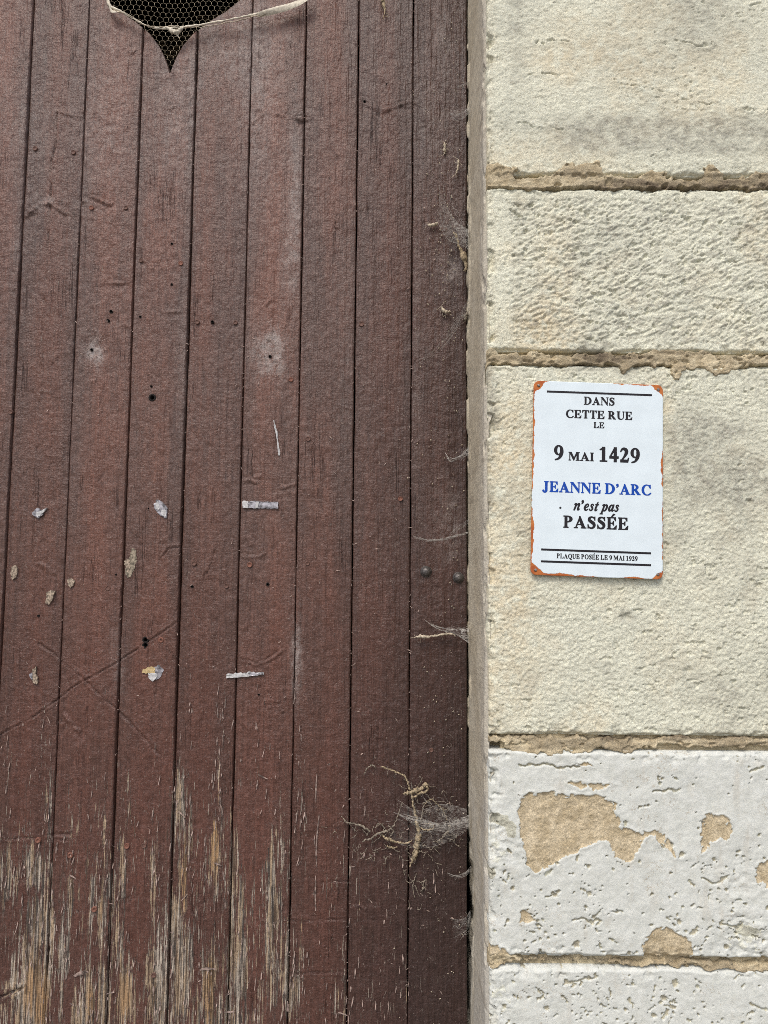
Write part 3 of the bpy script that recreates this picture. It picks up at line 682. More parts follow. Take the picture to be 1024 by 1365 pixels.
def plank_fields(X, Z, xl, xr, pid, hires):
    px, py = proj(X, YD, Z)
    S = 1000 + pid * 23
    dl, dr = X - xl, xr - X
    n = lambda a, b, s, o=3: fbm(X / a, Z / b, S + s, o)
    h = .0022 * (fbm(X / .3 + pid * 5, Z / .5, S, 2) - .5) * 2 + (.5 - vn(pid + .5, .5, 77)) * .004 * ((X - xl) / (xr - xl) - .5) + (vn(pid + .5, 1.5, 78) - .5) * .0022
    h += -.0012 * (((X - xl) / (xr - xl) - .5) * 2) ** 2
    h += .0011 * (fbma(X / .009, Z / .30, S + 1, 3) - .5) * 2 + .0006 * (fbm(X / .012, Z / .010, S + 2, 3, .6) - .5) * 2
    wear = np.zeros_like(X); dust = np.zeros_like(X); orange = np.zeros_like(X); shade_tone = np.zeros_like(X)
    if hires:
        wx = px + 3.0 * (n(.05, .05, 3) - .5); wy = py + 3.0 * (n(.05, .05, 4) - .5)
        for pts, wd, dep in GRV:
            if min(p[0] for p in pts) > px.max() + 12 or max(p[0] for p in pts) < px.min() - 12: continue
            ld = linedist(wx + 2.5 * (n(.008, .03, 13) - .5), wy, pts); mo = .35 + .65 * ss(.3, .5, n(.02, .02, 14)); h -= mo * dep * ss(wd * 1.3, 0, ld); h += .2 * dep * ss(wd * 4, wd * 1.5, ld)
        for pts, wd, amp in BUMPS:
            if min(p[0] for p in pts) > px.max() + 20 or max(p[0] for p in pts) < px.min() - 20: continue
            ld = linedist(wx + 6 * (n(.012, .012, 9) - .5), wy + 8 * (n(.012, .012, 10) - .5), pts); mo = ss(.3, .62, n(.014, .014, 11)); h += mo * (1.7 * amp * ss(wd, 0, ld) - .4 * amp * ss(wd * 2.4, wd, ld)) + amp * .8 * ss(wd * 4, 0, ld) * (n(.006, .006, 12, 2) - .5)
        for cx, cy, rx, ry, a in DUST: dust += a * blob(px, py, cx, cy, rx, ry)
        dust *= .75 + .5 * ss(.35, .65, n(.012, .014, 15, 4)); dust += .16 * ss(560, 0, py) * ss(560, 300, px) + .07
        for cx, cy, rx, ry, a, org in WEAR:
            b = blob(px, py, cx, cy, rx, ry); wear = np.maximum(wear, a * b * .92); orange = np.maximum(orange, org * b)
        wear += .30 * ss(960, 1180, py) * ss(640, 330, px) * (.5 + .8 * n(.04, .12, 5)) + .11 * ss(900, 1050, py) + .10 * ss(1150, 1365, py) * ss(470, 300, px)
        wear += .16 * ss(930, 1010, py) * ss(430, 330, px) * n(.03, .1, 16) * 1.6
        wear += (vn(pid + .5, 4.5, 79) - .6) * .22 * ss(980, 1100, py)
        wear += .16 * ss(.010, 0, np.minimum(dl, dr)) * ss(820, 1000, py)
        shade_tone = ss(400, 620, px) * .75 + .25 * ss(430, 480, px) * ss(700, 1100, py) + .15 * ss(1000, 1300, py)  # jamb shade painted in: planks darken to the right; also darker low down
        # weathered cavities round the two powdery patches
        for cx, cy in ((127, 465), (360, 472)):
            h -= .002 * blob(px, py, cx, cy, 16, 20) * n(.012, .012, 6) * 2
    else:
        wear = .62 * ss(1.4, .75, Z) * n(.05, .2, 5) * 2; dust = .25 + 0 * X
    h -= .0008 * np.clip(wear, 0, 1) * (fbma(X / .0045, Z / .09, S + 7, 2) - .3)
    # worn, slightly splintered long edges
    w = .0014 + .003 * ss(.6, .78, fbm(X * 0, Z / .05, S + 8, 3))
    e = np.minimum(dl, dr)
    h -= .0014 * (1 - np.sqrt(np.clip(e / w, 0, 1)))
    return h, dict(wear=np.clip(wear, 0, 1.2), dust=np.clip(dust, 0, 1.2), orange=np.clip(orange, 0, 1.2), shade_tone=np.clip(shade_tone, 0, 1), fade=np.clip(ss(1080, 560, py) if hires else ss(1.1, 1.7, Z), 0, 1), middle=np.sin(np.pi * np.clip((X - xl) / np.maximum(xr - xl, 1e-4) + .25 * (fbm(0 * X, Z / .3, S + 17, 3) - .5), 0, 1)), plank_seed=0 * X + pid * 3.71)
DVZ0, DVZ1 = float(P(300, 1372, YD)[2]), float(P(300, -8, YD)[2])
GZ0, GZ1 = .04, ZT + .01
for pid, (xl, xr) in enumerate(edges):
    hires = xr > lx[0] - .12
    full = lambda z, a=xl, q=pid: a + .0022 * (fbm(z / .11, 0 * z, 1500 + q, 4, .6) - .5)
    fullr = lambda z, a=xr, q=pid: a + .0022 * (fbm(z / .11, 0 * z, 1600 + q, 4, .6) - .5)
    parts = []
    if xr < HX - .155 or xl > HX + .155: parts.append((GZ0, GZ1, full, fullr))
    else:
        ztop = HZ + .30
        if xl < HX < xr:
            zc = HZ + float(np.interp(min(xr - HX, HX - xl), _hw[:10], _ht[:10]))
            parts += [(GZ0, HZ, full, fullr), (HZ, zc - .0005, full, lambda z: HX - hw(z)), (HZ, zc - .0005, lambda z: HX + hw(z), fullr),
                      (HZ + .232, ztop, lambda z: HX - np.minimum(hinner(z), HX - xl), lambda z: HX + np.minimum(hinner(z), xr - HX)), (ztop, GZ1, full, fullr)]
        elif xr < HX:
            zc = HZ + float(np.interp(HX - xr, _hw[:10], _ht[:10]))
            parts += [(GZ0, zc, full, fullr), (zc, ztop, full, lambda z, r=xr: np.minimum(r, HX - hw(z))), (ztop, GZ1, full, fullr)]
        else:
            zc = HZ + float(np.interp(xl - HX, _hw[:10], _ht[:10]))
            parts += [(GZ0, zc, full, fullr), (zc, ztop, lambda z, l=xl: np.maximum(l, HX + hw(z)), fullr), (ztop, GZ1, full, fullr)]
    Vs, Fs, At, base = [], [], None, 0
    for (za, zb, fl, fr) in parts:
        zs = axis(za, zb, .0026 if hires else .012, DVZ0, DVZ1, .012)
        nc = 50 if hires else 14
        l, r = fl(zs), fr(zs)
        u = np.linspace(0, 1, nc); u = u + .02 * np.sin(2 * np.pi * u) * -1
        X = l[:, None] + (r - l)[:, None] * u[None, :]; Z = np.repeat(zs[:, None], nc, 1)
        L2 = np.broadcast_to(l[:, None], X.shape); R2 = np.broadcast_to(r[:, None], X.shape)
        h, A = plank_fields(X, Z, L2, R2, pid, hires)
        Y = YD - h
        # skirts: the plank's two sides, 30 mm deep
        X = np.concatenate([X[:, :1], X, X[:, -1:]], 1); Z = np.concatenate([Z[:, :1], Z, Z[:, -1:]], 1)
        Y = np.concatenate([0 * Y[:, :1] + YD + .030, Y, 0 * Y[:, :1] + YD + .030], 1)
        A = {k: np.concatenate([v[:, :1], v, v[:, -1:]], 1).ravel() for k, v in A.items()}
        Vs.append(np.stack([X, Y, Z], -1).reshape(-1, 3)); Fs.append(gridfaces(*X.shape, off=base)); base += X.size
        At = A if At is None else {k: np.concatenate([At[k], A[k]]) for k in A}
    VV, FF = np.concatenate(Vs), np.concatenate(Fs)
    if hires:
        fc = VV[FF].mean(1); keep = np.ones(len(FF), bool)
        for (bx, by, q) in HOLES:
            c = P(bx, by, YD); keep &= (fc[:, 0] - c[0]) ** 2 + (fc[:, 2] - c[2]) ** 2 > (q * .00137 * (1.05 if q > 3 else .8)) ** 2
        FF = FF[keep]
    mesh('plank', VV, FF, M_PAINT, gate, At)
# rails and backing behind the planks (they close the gaps low and high; the heart stays open)
for (z0, z1, y1) in ((.25, .43, .06), (1.33, 1.51, .06), (3.02, 3.18, .06)):
    mb = MB(); mb.box(XL + .01, XE - .004, YD + .032, YD + .032 + y1, z0, z1); mb.build('rail', M_OAK, gate, smooth=False)
mb = MB(); mb.box(XL - .2, XJ + .3, YD + .30, YD + .47, HZ + .02, HZ + .25); tag(mb.build('added_ledge', M_DARK, smooth=False), kind='structure')  # added dark ledge: carries the straw and keeps the heart's tip black
# wire netting stapled behind the heart
mb = MB(); a =   .0115 / math.sqrt(3); yw = YD + .036; seen = set()
rnd = random.Random(3)
jit = {}
def hp(x, z):
    k_ = (round(x, 4), round(z, 4))
    if k_ not in jit: jit[k_] = (x + rnd.uniform(-.0006, .0006), yw + .004 * math.sin(x * 40) + rnd.uniform(-.0008, .0008), z + rnd.uniform(-.0006, .0006))
    return k_, jit[k_]
for i in range(-17, 18):
    for j in range(-2, 35):
        cx = HX + (i + .5 * (j % 2)) *   .0115; cz = HZ + j * a * 1.5
        if abs(cx - HX) > .175 or cz > HZ + .335: continue
        c = [(cx + a * math.sin(R(60 * q)), cz + a * math.cos(R(60 * q))) for q in range(6)]
        for q in range(6):
            k1, p1 = hp(*c[q]); k2, p2 = hp(*c[(q + 1) % 6])
            e = tuple(sorted((k1, k2)))
            if e in seen: continue
            seen.add(e); mb.tube([p1, p2], .00055 if abs(p1[0] - p2[0]) < .002 else .00036, 4)
mb.build('wire_netting', M_WIRE, gate)
# nails, screws and bolts
def lathe(c, prof, n=14):
    """dome / disc facing -y; prof = [(radius, height towards viewer)]"""
    v = []; f = []
    for r, hh in prof:
        for k in range(n):
            t = 2 * math.pi * k / n; v.append((c[0] + r * math.cos(t), c[1] - hh, c[2] + r * math.sin(t)))
    for i in range(len(prof) - 1):
        for k in range(n): f.append((i * n + k, i * n + (k + 1) % n, (i + 1) * n + (k + 1) % n, (i + 1) * n + k))
    f.append(tuple((len(prof) - 1) * n + k for k in range(n)))
    return v, f
for (bx, by) in ((568, 762), (611, 770)):
    c = P(bx, by, YD); r = .0083
    v, f = lathe(c, [(r * 1.25, -.003), (r * 1.25, .0005), (r, .0012), (r * .96, .003), (r * .82, .0052), (r * .55, .0068), (r * .22, .0075)], 20)
    mesh('bolt_head', v, f, M_BOLT, gate)
NAILS = [(27, 128), (47, 198), (98, 203), (122, 277), (168, 277), (188, 347), (241, 351), (263, 429), (314, 430), (388, 506), (411, 585), (144, 784), (223, 782), (259, 751), (302, 781), (333, 753), (410, 751), (14, 549), (169, 1128), (192, 1127), (575, 1000), (534, 665), (482, 432), (205, 1300)]
for i, (bx, by) in enumerate(NAILS):
    c = P(bx, by, YD); r = .0036 + .0008 * rnd.random()
    v, f = lathe(c, [(r * 1.1, -.004), (r * 1.1, .0012), (r * .9, .0018), (r * .75, .0010), (r * .25, .0006)], 12)
    mesh('nail_head', v, f, M_NAIL if i % 3 else M_SCREW, gate)
for (bx, by) in ((215, 853), (94, 1140), (51, 1120), (126, 1212)):
    c = P(bx, by, YD); r = .0052
    v, f = lathe(c, [(r, -.004), (r, .0015), (r * .9, .0026), (r * .45, .0026), (r * .38, .0012), (r * .1, .001)], 14)
    tag(mesh('screw_head', v, f, M_SCREW, gate), 'reddish screw head proud of the plank')
for (bx, by, q) in HOLES:
    c = P(bx, by, YD); r = q * .00137 * (.85 if q > 3 else .55)
    v, f = lathe(c, [(r * 1.9, -.004), (r * 1.7, .0006), (r * 1.2, .0010), (r, .0006), (r * .95, -.010), (r * .2, -.011)], 10)
    mesh('nail_hole', v, f, M_HOLE, gate)
# flakes of paint and splinters standing off the wood
mb = MB(); rnd = random.Random(8); cnt = 0
def flake(px, py, L, W, ang, curl, y=None):
    c = P(px, py, YD) if y is None else P(px, py, y); n = 4; v = []
    ca, sa = math.cos(ang), math.sin(ang); ph = rnd.random() * 2
    for i in range(n + 1):
        t = i / n; w_ = W * (.35 + .65 * math.sin(math.pi * (.15 + .75 * t))) * rnd.uniform(.6, 1.1)
        out = .0012 + curl * (t ** 2)
        for s in (-1, 1):
            a_, b_ = (t - .5) * L, s * w_ / 2 + L * .03 * math.sin(ph + 3 * t)
            v.append((c[0] + a_ * ca - b_ * sa, c[1] - out - (.0005 if s > 0 else 0), c[2] + a_ * sa + b_ * ca))
    mb.add(v, [(2 * i, 2 * i + 1, 2 * i + 3, 2 * i + 2) for i in range(n)])
while cnt < 620:
    cx, cy, rx, ry, a_, _ = rnd.choice(WEAR)
    px, py = rnd.gauss(cx, rx * 1.1), rnd.gauss(cy, ry * .8)
    if py < 900 or px > 612 or py > 1400 or rnd.random() > a_ + .25: continue
    up = rnd.random() < .93
    flake(px, py, rnd.uniform(.004, .020), rnd.uniform(.0010, .0026), (math.pi / 2 * rnd.choice((-1, 1)) + rnd.gauss(0, .08)) if up else rnd.uniform(0, 6.3), rnd.uniform(.0, .005)); cnt += 1
for k in range(150):
    flake(rnd.uniform(380, 618), rnd.uniform(40, 1340), rnd.uniform(.003, .008), rnd.uniform(.001, .0022), rnd.uniform(0, 6.3), rnd.uniform(0, .003))
for k in range(120):
    flake(rnd.uniform(0, 410), rnd.uniform(100, 950), rnd.uniform(.002, .006), rnd.uniform(.0008, .0018), rnd.uniform(0, 6.3), rnd.uniform(0, .002))
for a_ in ((278, 1282 * 1 + 8, .030, .006, .25, .008), (110, 1296, .032, .007, .45, .010), (56, 1268, .012, .003, -.8, .006), (98, 1168, .016, .004, -.3, .006), (422, 1050, .05, .0025, 1.6, .001), (424, 1120, .09, .003, 1.55, .001), (421, 1190, .06, .003, 1.65, .001), (243, 1085, .016, .003, -.5, .006)):
    flake(*a_)
for cx, cy, sx_, sy_ in ((127, 465, 9, 14), (362, 472, 12, 17)):
    for k in range(60): flake(rnd.gauss(cx, sx_), rnd.gauss(cy, sy_), rnd.uniform(.002, .008), rnd.uniform(.0006, .0014), rnd.uniform(0, 6.3), .0006)
for k in range(330):
    q = rnd.randrange(1, 8); zz = rnd.uniform(DVZ0, DVZ1); qx, qy = proj(np.array(lx[q]), YD, np.array(zz))
    if rnd.random() < (.25 if q < 5 else .6) + .5 * float(vn(zz * 5, q * 3.3, 9) > .6): flake(float(qx) + rnd.gauss(0, 1.1), float(qy), rnd.uniform(.002, .006), rnd.uniform(.0006, .0014), rnd.uniform(0, 6.3), .0005)
tag(mb.build('paint_flake', M_FLAKE, gate), kind='stuff')

# ------------------------------------------------------------------ scraps stuck on the gate
def scrap(name, polys, label, cat, group=None, lift=.0016):
    """polys: [(material, pixel outline)], each a thin sheet with thickness and a slight curl"""
    allp = [p for _, pl in polys for p in pl]
    ctr = P(sum(p[0] for p in allp) / len(allp), sum(p[1] for p in allp) / len(allp), YD)
    single = len(polys) == 1
    root = None if single else empty(name, ctr, label, cat, group)
    for i, (mat, pl) in enumerate(polys):
        rr = random.Random(int(pl[0][0] * 7 + pl[0][1])); v = []; pl2 = []
        for q in range(len(pl)):
            (ax, ay), (bx, by) = pl[q], pl[(q + 1) % len(pl)]; k_ = max(1, int(math.hypot(bx - ax, by - ay) / 2.2))
            for t_ in range(k_):
                g_ = 0 if t_ == 0 else .5
                pl2.append((ax + (bx - ax) * t_ / k_ + rr.gauss(0, g_), ay + (by - ay) * t_ / k_ + rr.gauss(0, g_)))
        f_ = [np.array(P(px, py, YD)) for px, py in pl2]; n = len(f_)
        cen = sum(f_) / n
        outer = [p + np.array([0, -lift - .0006 * i - rr.uniform(0, .0016), 0]) for p in f_]
        inner = [cen + (p - cen) * .55 + np.array([0, -lift - .0008 - .0006 * i, 0]) for p in f_]
        back = [p + np.array([0, .0008, 0]) for p in f_]
        v = outer + inner + back + [cen + np.array([0, -lift - .001 - .0006 * i, 0])]
        F = [(k, (k + 1) % n, n + (k + 1) % n, n + k) for k in range(n)] + [(n + k, n + (k + 1) % n, 3 * n) for k in range(n)] + [(k, 2 * n + k, 2 * n + (k + 1) % n, (k + 1) % n) for k in range(n)]
        o = mesh(name if single else ['glossy_layer', 'torn_layer', 'backing_layer'][i % 3], v, F, mat, root, smooth=False)
        if single: tag(o, label, cat, group)
    return root
G = 'tape and paper scraps left on the gate'
scrap('tape_strip', [(M_TAPE, [(330, 668), (345, 668.5), (371, 669), (371, 678), (350, 678), (330, 677.5)]), (M_TAPEW, [(324, 668), (331, 668), (331, 677.5), (324, 677)]), (M_TAPEW, [(342, 669), (346, 669), (344, 677), (341, 677)])], 'short horizontal silver tape strip above the other strip, straight and level', 'tape', G)
scrap('tape_strip', [(M_TAPEW, [(302, 899), (312, 898), (330, 896), (352, 896.5), (352, 899), (335, 901), (318, 903), (302, 904)]), (M_TAPE, [(330, 896.4), (351, 897), (351, 899), (332, 901)])], 'narrow silver tape strip sloping across a gap between planks', 'tape', G)
scrap('tape_scrap', [(M_TAPE, [(205, 672), (211, 666), (218, 671), (224, 678), (222, 691), (214, 687), (208, 680)]), (M_TAPEW, [(207, 672), (211, 668), (213, 674), (212, 680), (208, 678)]), (M_TAPEW, [(216, 680), (222, 680), (221, 690), (216, 687)])], 'crumpled lozenge of silver tape on a plank above the keyhole', 'tape', G)
scrap('tape_scrap', [(M_TAPE, [(206, 889), (212, 886), (219, 893), (213, 904), (207, 906)]), (M_TAPEY, [(191, 892), (200, 889), (208, 888.5), (207, 898), (198, 897), (190, 897)]), (M_TAPEW, [(198, 897), (208, 897), (211, 901), (204, 908), (199, 904)])], 'torn tape scrap, half yellowed and half silver, below the keyhole', 'tape', G)
scrap('tape_scrap', [(M_TAPE, [(44, 683), (50, 677), (57, 680), (58, 686), (52, 691), (46, 688)]), (M_TAPEW, [(49, 684), (57, 680), (64, 677), (58, 684), (51, 690)])], 'small dark grey folded tape scrap on a plank with a long crack', 'tape', G)
scrap('paper_scrap', [(M_PAPER, [(44, 892), (49, 888), (48, 898), (51, 903), (50, 912), (44, 910), (43, 900)]), (M_TAPE, [(40, 898), (44, 896), (44, 906), (41, 903)])], 'beige torn paper scrap with a grey edge, above the diagonal scratch', 'paper', G)
scrap('paper_scrap', [(M_PAPER, [(62, 790), (68, 787), (74, 788), (71, 798), (66, 806), (61, 804), (63, 797)])], 'small tan paper scrap beside a plank gap', 'paper', G)
scrap('paper_scrap', [(M_PAPER, [(90, 773), (95, 771), (100, 774), (98, 781), (94, 784), (91, 780)])], 'tiny ragged whitish paper scrap on a reddish plank', 'paper', G)
scrap('paper_scrap', [(M_PAPER, [(16, 757), (21, 753), (24, 758), (22, 769), (17, 773), (15, 765)])], 'small whitish paper scrap below a nail near the wide plank gap', 'paper', G)
scrap('wood_chip', [(M_PALE, [(176, 730), (182, 734), (183, 745), (180, 757), (175, 768), (170, 770), (167, 760), (172, 748)]), (M_PAPER, [(166, 748), (173, 744), (174, 756), (170, 764)])], 'bare greyish wood sliver where paint has chipped round a nail hole', 'wood chip', G, lift=.0004)
scrap('paint_drip', [(M_TAPEW, [(364.5, 560), (365.7, 560), (369, 572), (370.5, 578), (370.5, 586), (372, 592), (372.3, 599), (373.6, 602), (373.4, 607), (370.8, 607), (370.8, 600), (370, 592), (368.6, 584), (367.5, 576)])], 'thin whitish vertical drip with a blob at its foot', 'paint drip', lift=.0008)

# ------------------------------------------------------------------ things hung and spun on the gate
def px_tube(mbx, pts, depth, n=6, sub=5, jitter=.0006, seed=1):
    """pts (px, py, radius_px[, extra_depth]); depth = distance in front of the gate"""
    rr = random.Random(seed); c = crom([(*p, 0.0) if len(p) == 3 else p for p in pts], sub); v = []; r_ = []
    for q in c:
        p = P(q[0], q[1], YD - depth - q[3]); v.append((p[0] + rr.gauss(0, jitter), p[1] + rr.gauss(0, jitter), p[2] + rr.gauss(0, jitter)))
        r_.append(max(.0003, q[2] * .00115 * rr.uniform(.6, 1.4)))
    mbx.tube(v, r_, n)
root = empty('dry_root', tuple(P(552, 1100, YD - .012)), 'brittle dead root tangle clinging to the gate beside the jamb', 'dead root')
STEMS = [('main_stem', M_ROOT, [(508, 1022, .8), (520, 1026, 1.1), (532, 1031, 1.1), (540, 1036, 1.2), (545, 1048, 1.2), (549, 1060, 1.6), (552, 1078, 1.7), (555, 1092, 2.0), (558, 1108, 2.9), (557, 1122, 4.2), (555, 1134, 4.6), (552, 1143, 3.2), (549, 1150, 1.6), (546, 1156, .9)], .010),
         ('crown_knot', M_ROOT, [(537, 1058, .8), (546, 1057, 2.6), (553, 1054, 3.0), (561, 1051, 2.6), (567, 1045, 2.2), (570, 1049, 1.6), (569, 1055, 1.4), (563, 1056, 1.6), (556, 1060, 1.6), (548, 1064, 1.6)], .014),
         ('side_stem', M_ROOTG, [(455, 1088, .6), (462, 1096, 1.0), (472, 1098, 1.2), (484, 1102, 1.4), (494, 1109, 1.3)], .007),
         ('side_stem', M_ROOTG, [(484, 1121, .8), (496, 1117, 1.5), (507, 1110, 1.8), (520, 1106, 1.3), (529, 1092, .8), (536, 1070, .5)], .009),
         ('side_stem', M_ROOT, [(509, 1113, 1.2), (517, 1119, 2.0), (528, 1122, 1.4), (542, 1124, 1.2), (549, 1120, .8)], .012),
         ('side_stem', M_ROOT, [(515, 1127, .7), (522, 1130, 1.5), (530, 1129, .8)], .008),
         ('side_stem', M_ROOTG, [(562, 1096, .8), (563, 1084, .9), (566, 1070, .6)], .008),
         ('side_stem', M_ROOT, [(560, 1104, .9), (570, 1106, 1.2), (578, 1104, 1.0), (574, 1098, .8), (566, 1098, .7)], .012),
         ('side_stem', M_PALE, [(601, 1098, 1.0), (597, 1108, 1.3), (588, 1118, .9), (579, 1123, .6)], .014),
         ('rootlet', M_ROOTG, [(485, 1033, .5), (489, 1025, .7), (496, 1020, .8), (501, 1024, .6)], .005),
         ('rootlet', M_ROOTG, [(500, 1104, .6), (505, 1098, .8), (512, 1104, .8), (506, 1116, .6), (496, 1124, .5)], .006),
         ('rootlet', M_ROOTG, [(518, 1100, .5), (524, 1108, .9), (520, 1114, .7)], .006),
         ('rootlet', M_ROOTG, [(555, 1165, .5), (551, 1178, .7), (552, 1196, .5)], .004),
         ('rootlet', M_ROOTG, [(567, 1170, .5), (564, 1183, .9), (562, 1192, .5)], .004),
         ('rootlet', M_ROOTG, [(575, 1134, .4), (568, 1128, .7), (560, 1126, .8)], .006),
         ('rootlet', M_ROOT, [(566, 1072, .5), (574, 1066, .8), (583, 1072, .6), (592, 1082, .7), (596, 1094, .5)], .006)]
for i, (nm, mt, pts, dp) in enumerate(STEMS):
    mb = MB(); px_tube(mb, pts, dp, 8, 9, .0008, 50 + i); mb.build(nm, mt, root)
rr = random.Random(5); mb = MB()
for k in range(110):
    a0 = rr.choice([(500, 1112, 22, 10), (575, 1070, 16, 9), (555, 1052, 10, 6), (520, 1135, 30, 8), (560, 1180, 14, 16), (590, 1120, 20, 12)])
    x0, y0 = rr.gauss(a0[0], a0[2]), rr.gauss(a0[1], a0[3]); an = rr.uniform(0, 6.3); L = rr.uniform(5, 14)
    x0 = min(x0, 606)
    px_tube(mb, [(x0, y0, .35), (x0 + L * .5 * math.cos(an) + rr.gauss(0, 2), y0 + L * .5 * math.sin(an) + rr.gauss(0, 2), .5), (min(616, x0 + L * math.cos(an)), y0 + L * math.sin(an), .3)], rr.uniform(.003, .010), 5, 4, .0004, k)
tag(mb.build('root_hair', M_ROOTG, root), kind='stuff')

strip = empty('plastic_strip', tuple(P(270, 36, YD - .012)), 'twisted dirty plastic strip strung across the heart opening', 'plastic strip')
mb = MB(); px_tube(mb, [(142, -6, 3.0), (147, 8, 2.6), (163, 16, 1.6), (178, 25, 1.5), (195, 34, 1.5), (214, 38, 1.8), (234, 37, 2.0), (252, 35, 1.7), (272, 32, 1.5), (300, 27, 1.4), (325, 22, 1.5), (350, 17, 1.9), (376, 12, 2.4), (396, 5, 2.8), (410, -3, 2.2)], .014, 7, 6, .0004, 9); mb.build('twisted_cord', M_STRIP, strip)
mb = MB(); px_tube(mb, [(150, 14, .8), (172, 20, .7), (200, 35, .8), (232, 34, .9), (262, 37, .7), (300, 30, .6), (340, 22, .7), (372, 15, .9), (405, 1, .9)], .016, 5, 6, .0008, 12); mb.build('twisted_cord', M_COCOON, strip)
mb = MB(); px_tube(mb, [(219, 36, 1.2), (226, 38, 2.6), (233, 42, 3.6), (237, 46, 2.2), (238, 49, .8)], .016, 8, 5, .0009, 3); px_tube(mb, [(246, 36, 1), (240, 40, 2.6), (236, 43, 2.4)], .016, 7, 5, .0009, 4); mb.build('knot', M_STRIP, strip)
def ribbon(name, mat, pts, parent, depth):
    c = crom(pts, 6); V = []
    for i, q in enumerate(c):
        p = P(q[0], q[1], YD - depth); t = i / (len(c) - 1)
        for s in (-1, 0, 1):
            V.append((p[0], p[1] - .004 * math.sin(3 * t + s) - .0025 * (s == 0), p[2] + s * q[2] * .00137))
    return mesh(name, V, gridfaces(len(c), 3), mat, parent)
ribbon('flat_end', M_STRIP, [(343, 20, 2), (365, 15, 4), (385, 10, 5), (402, 3, 5.5), (416, -5, 4)], strip, .016)
ribbon('flat_end', M_STRIP, [(140, -8, 4), (146, 6, 6), (150, 16, 3), (160, 17, 1)], strip, .013)

# nest debris lying on the added ledge behind the netting
mb = MB(); rr = random.Random(21)
zt0 = HZ + .25
for k in range(520):
    x0 = HX + rr.uniform(-.22, .22); hmax = .07 + .13 * ss(-.10, .08, x0 - HX); z0 = zt0 + .002 + rr.random() * float(hmax)
    y0 = YD + .32 + rr.uniform(0, .06); an = rr.uniform(-.7, .7); L = rr.uniform(.015, .05)
    mb.tube([(x0 - L * math.cos(an) / 2, y0, z0 - L * math.sin(an) / 2 * .5), (x0, y0 - .004, z0 + .003), (x0 + L * math.cos(an) / 2, y0 + rr.uniform(-.01, .01), z0 + L * math.sin(an) / 2 * .5)], rr.uniform(.0008, .0022), 4)
us = np.linspace(-.22, .22, 60); vs = np.linspace(0, 1, 30)
U, V_ = np.meshgrid(us, vs)
hh = (.06 + .13 * ss(-.10, .08, U)) * (.75 + .5 * fbm(U / .03, U * 0, 5))
Xn = HX + U; Zn = zt0 + np.sin(V_ * math.pi / 2) * hh; Yn = YD + .43 - .115 * np.cos(V_ * math.pi / 2) + .03 * (fbm(U / .025, V_ * 6, 6) - .5)
n0 = len(mb.v); mb.add(np.stack([Xn, Yn, Zn], -1).reshape(-1, 3), gridfaces(*U.shape).tolist())
tag(mb.build('straw_heap', M_STRAW), 'dark heap of old straw behind the wire netting of the heart opening', 'straw')

# cocoons and crumbs caught in silk
def cocoon(pts, depth, label, seed, mat=None, group=None):
    mb = MB(); px_tube(mb, pts, depth, 8, 5, .0005, seed)
    rr = random.Random(seed)
    for k in range(7):
        p = rr.choice(pts); an = rr.uniform(0, 6.3); L = rr.uniform(4, 9)
        px_tube(mb, [(p[0], p[1], .5), (p[0] + L * math.cos(an) / 2 + rr.gauss(0, 1), p[1] + L * math.sin(an) / 2, .4), (min(620, p[0] + L * math.cos(an)), p[1] + L * math.sin(an), .25)], depth * .7, 4, 3, .0003, seed + k)
    return tag(mb.build('silk_cocoon', mat or M_COCOON), label, 'cocoon', group)
GC = 'silk cocoons on the gate beside the jamb'
cocoon([(571, 301, 1.4), (576, 300, 2.8), (580, 299, 2.6), (583, 297, 1.4)], .006, 'plump beige silk cocoon lying level on the gate, above a dark dent', 1, group=GC)
cocoon([(592, 190, .8), (593, 196, 2.2), (593, 201, 1.6), (592, 205, .6)], .004, 'tiny round cocoon highest beside the jamb, above the long curled one', 2, group=GC)
cocoon([(611, 213, 1.6), (611, 219, 1.5), (610, 226, 1.3), (608, 232, .7)], .010, 'long curled cocoon hanging upright near the jamb, casting a small shadow', 3, group=GC)
cocoon([(588, 409, .9), (592, 414, 2.8), (596, 416, 2.4), (601, 415, .8)], .005, 'star shaped tuft of silk and crumbs on the gate', 4, group=GC)
cocoon([(508, -4, 2.2), (511, 3, 2.6), (512, 9, 2.0), (513, 16, 1.0), (512, 21, .5)], .008, 'dangling brown husk hanging from the top of a plank, away from the jamb', 5, M_ROOT, group=GC)
cocoon([(604, 309, 1.2), (609, 316, 2.2), (611, 326, 2.0), (615, 334, 3.2), (619, 344, 4.2), (621, 353, 3.0), (621, 362, 1.4)], .012, 'ragged clot of silk and dirt against the jamb edge', 6, M_ROOT, group=GC)
cocoon([(620, 427, 2.2), (621, 421, 2.6), (623, 417, 1.8)], .012, 'small grey cocoon wedged between gate and jamb', 7, M_ROOTG, group=GC)
cocoon([(554, 850, 1.0), (560, 848, 2.6), (568, 849, 2.0), (578, 848, 1.6), (588, 846, 2.2), (600, 845, 1.8), (608, 848, .8)], .012, 'long ragged husk bundled in silk below the two bolts', 8, group=GC)
mb = MB(); rr = random.Random(31)
for k in range(230):
    px, py = 618 - abs(rr.gauss(0, 32)), rr.uniform(0, 1365)
    if py > 300 and rr.random() < .3: px, py = 606 - abs(rr.gauss(0, 18)), rr.gauss(330, 60)
    c = P(px, py, YD); r_ = rr.uniform(.0005, .0014)
    mb.tube([(c[0], c[1] - .0015, c[2]), (c[0] + rr.gauss(0, r_), c[1] - .0025, c[2] + r_ * rr.uniform(.5, 2.5))], [r_, r_ * .6], 5)
tag(mb.build('crumb', M_COCOON), 'pale crumbs and insect frass speckling the shaded gate edge', 'crumbs', kind='stuff')

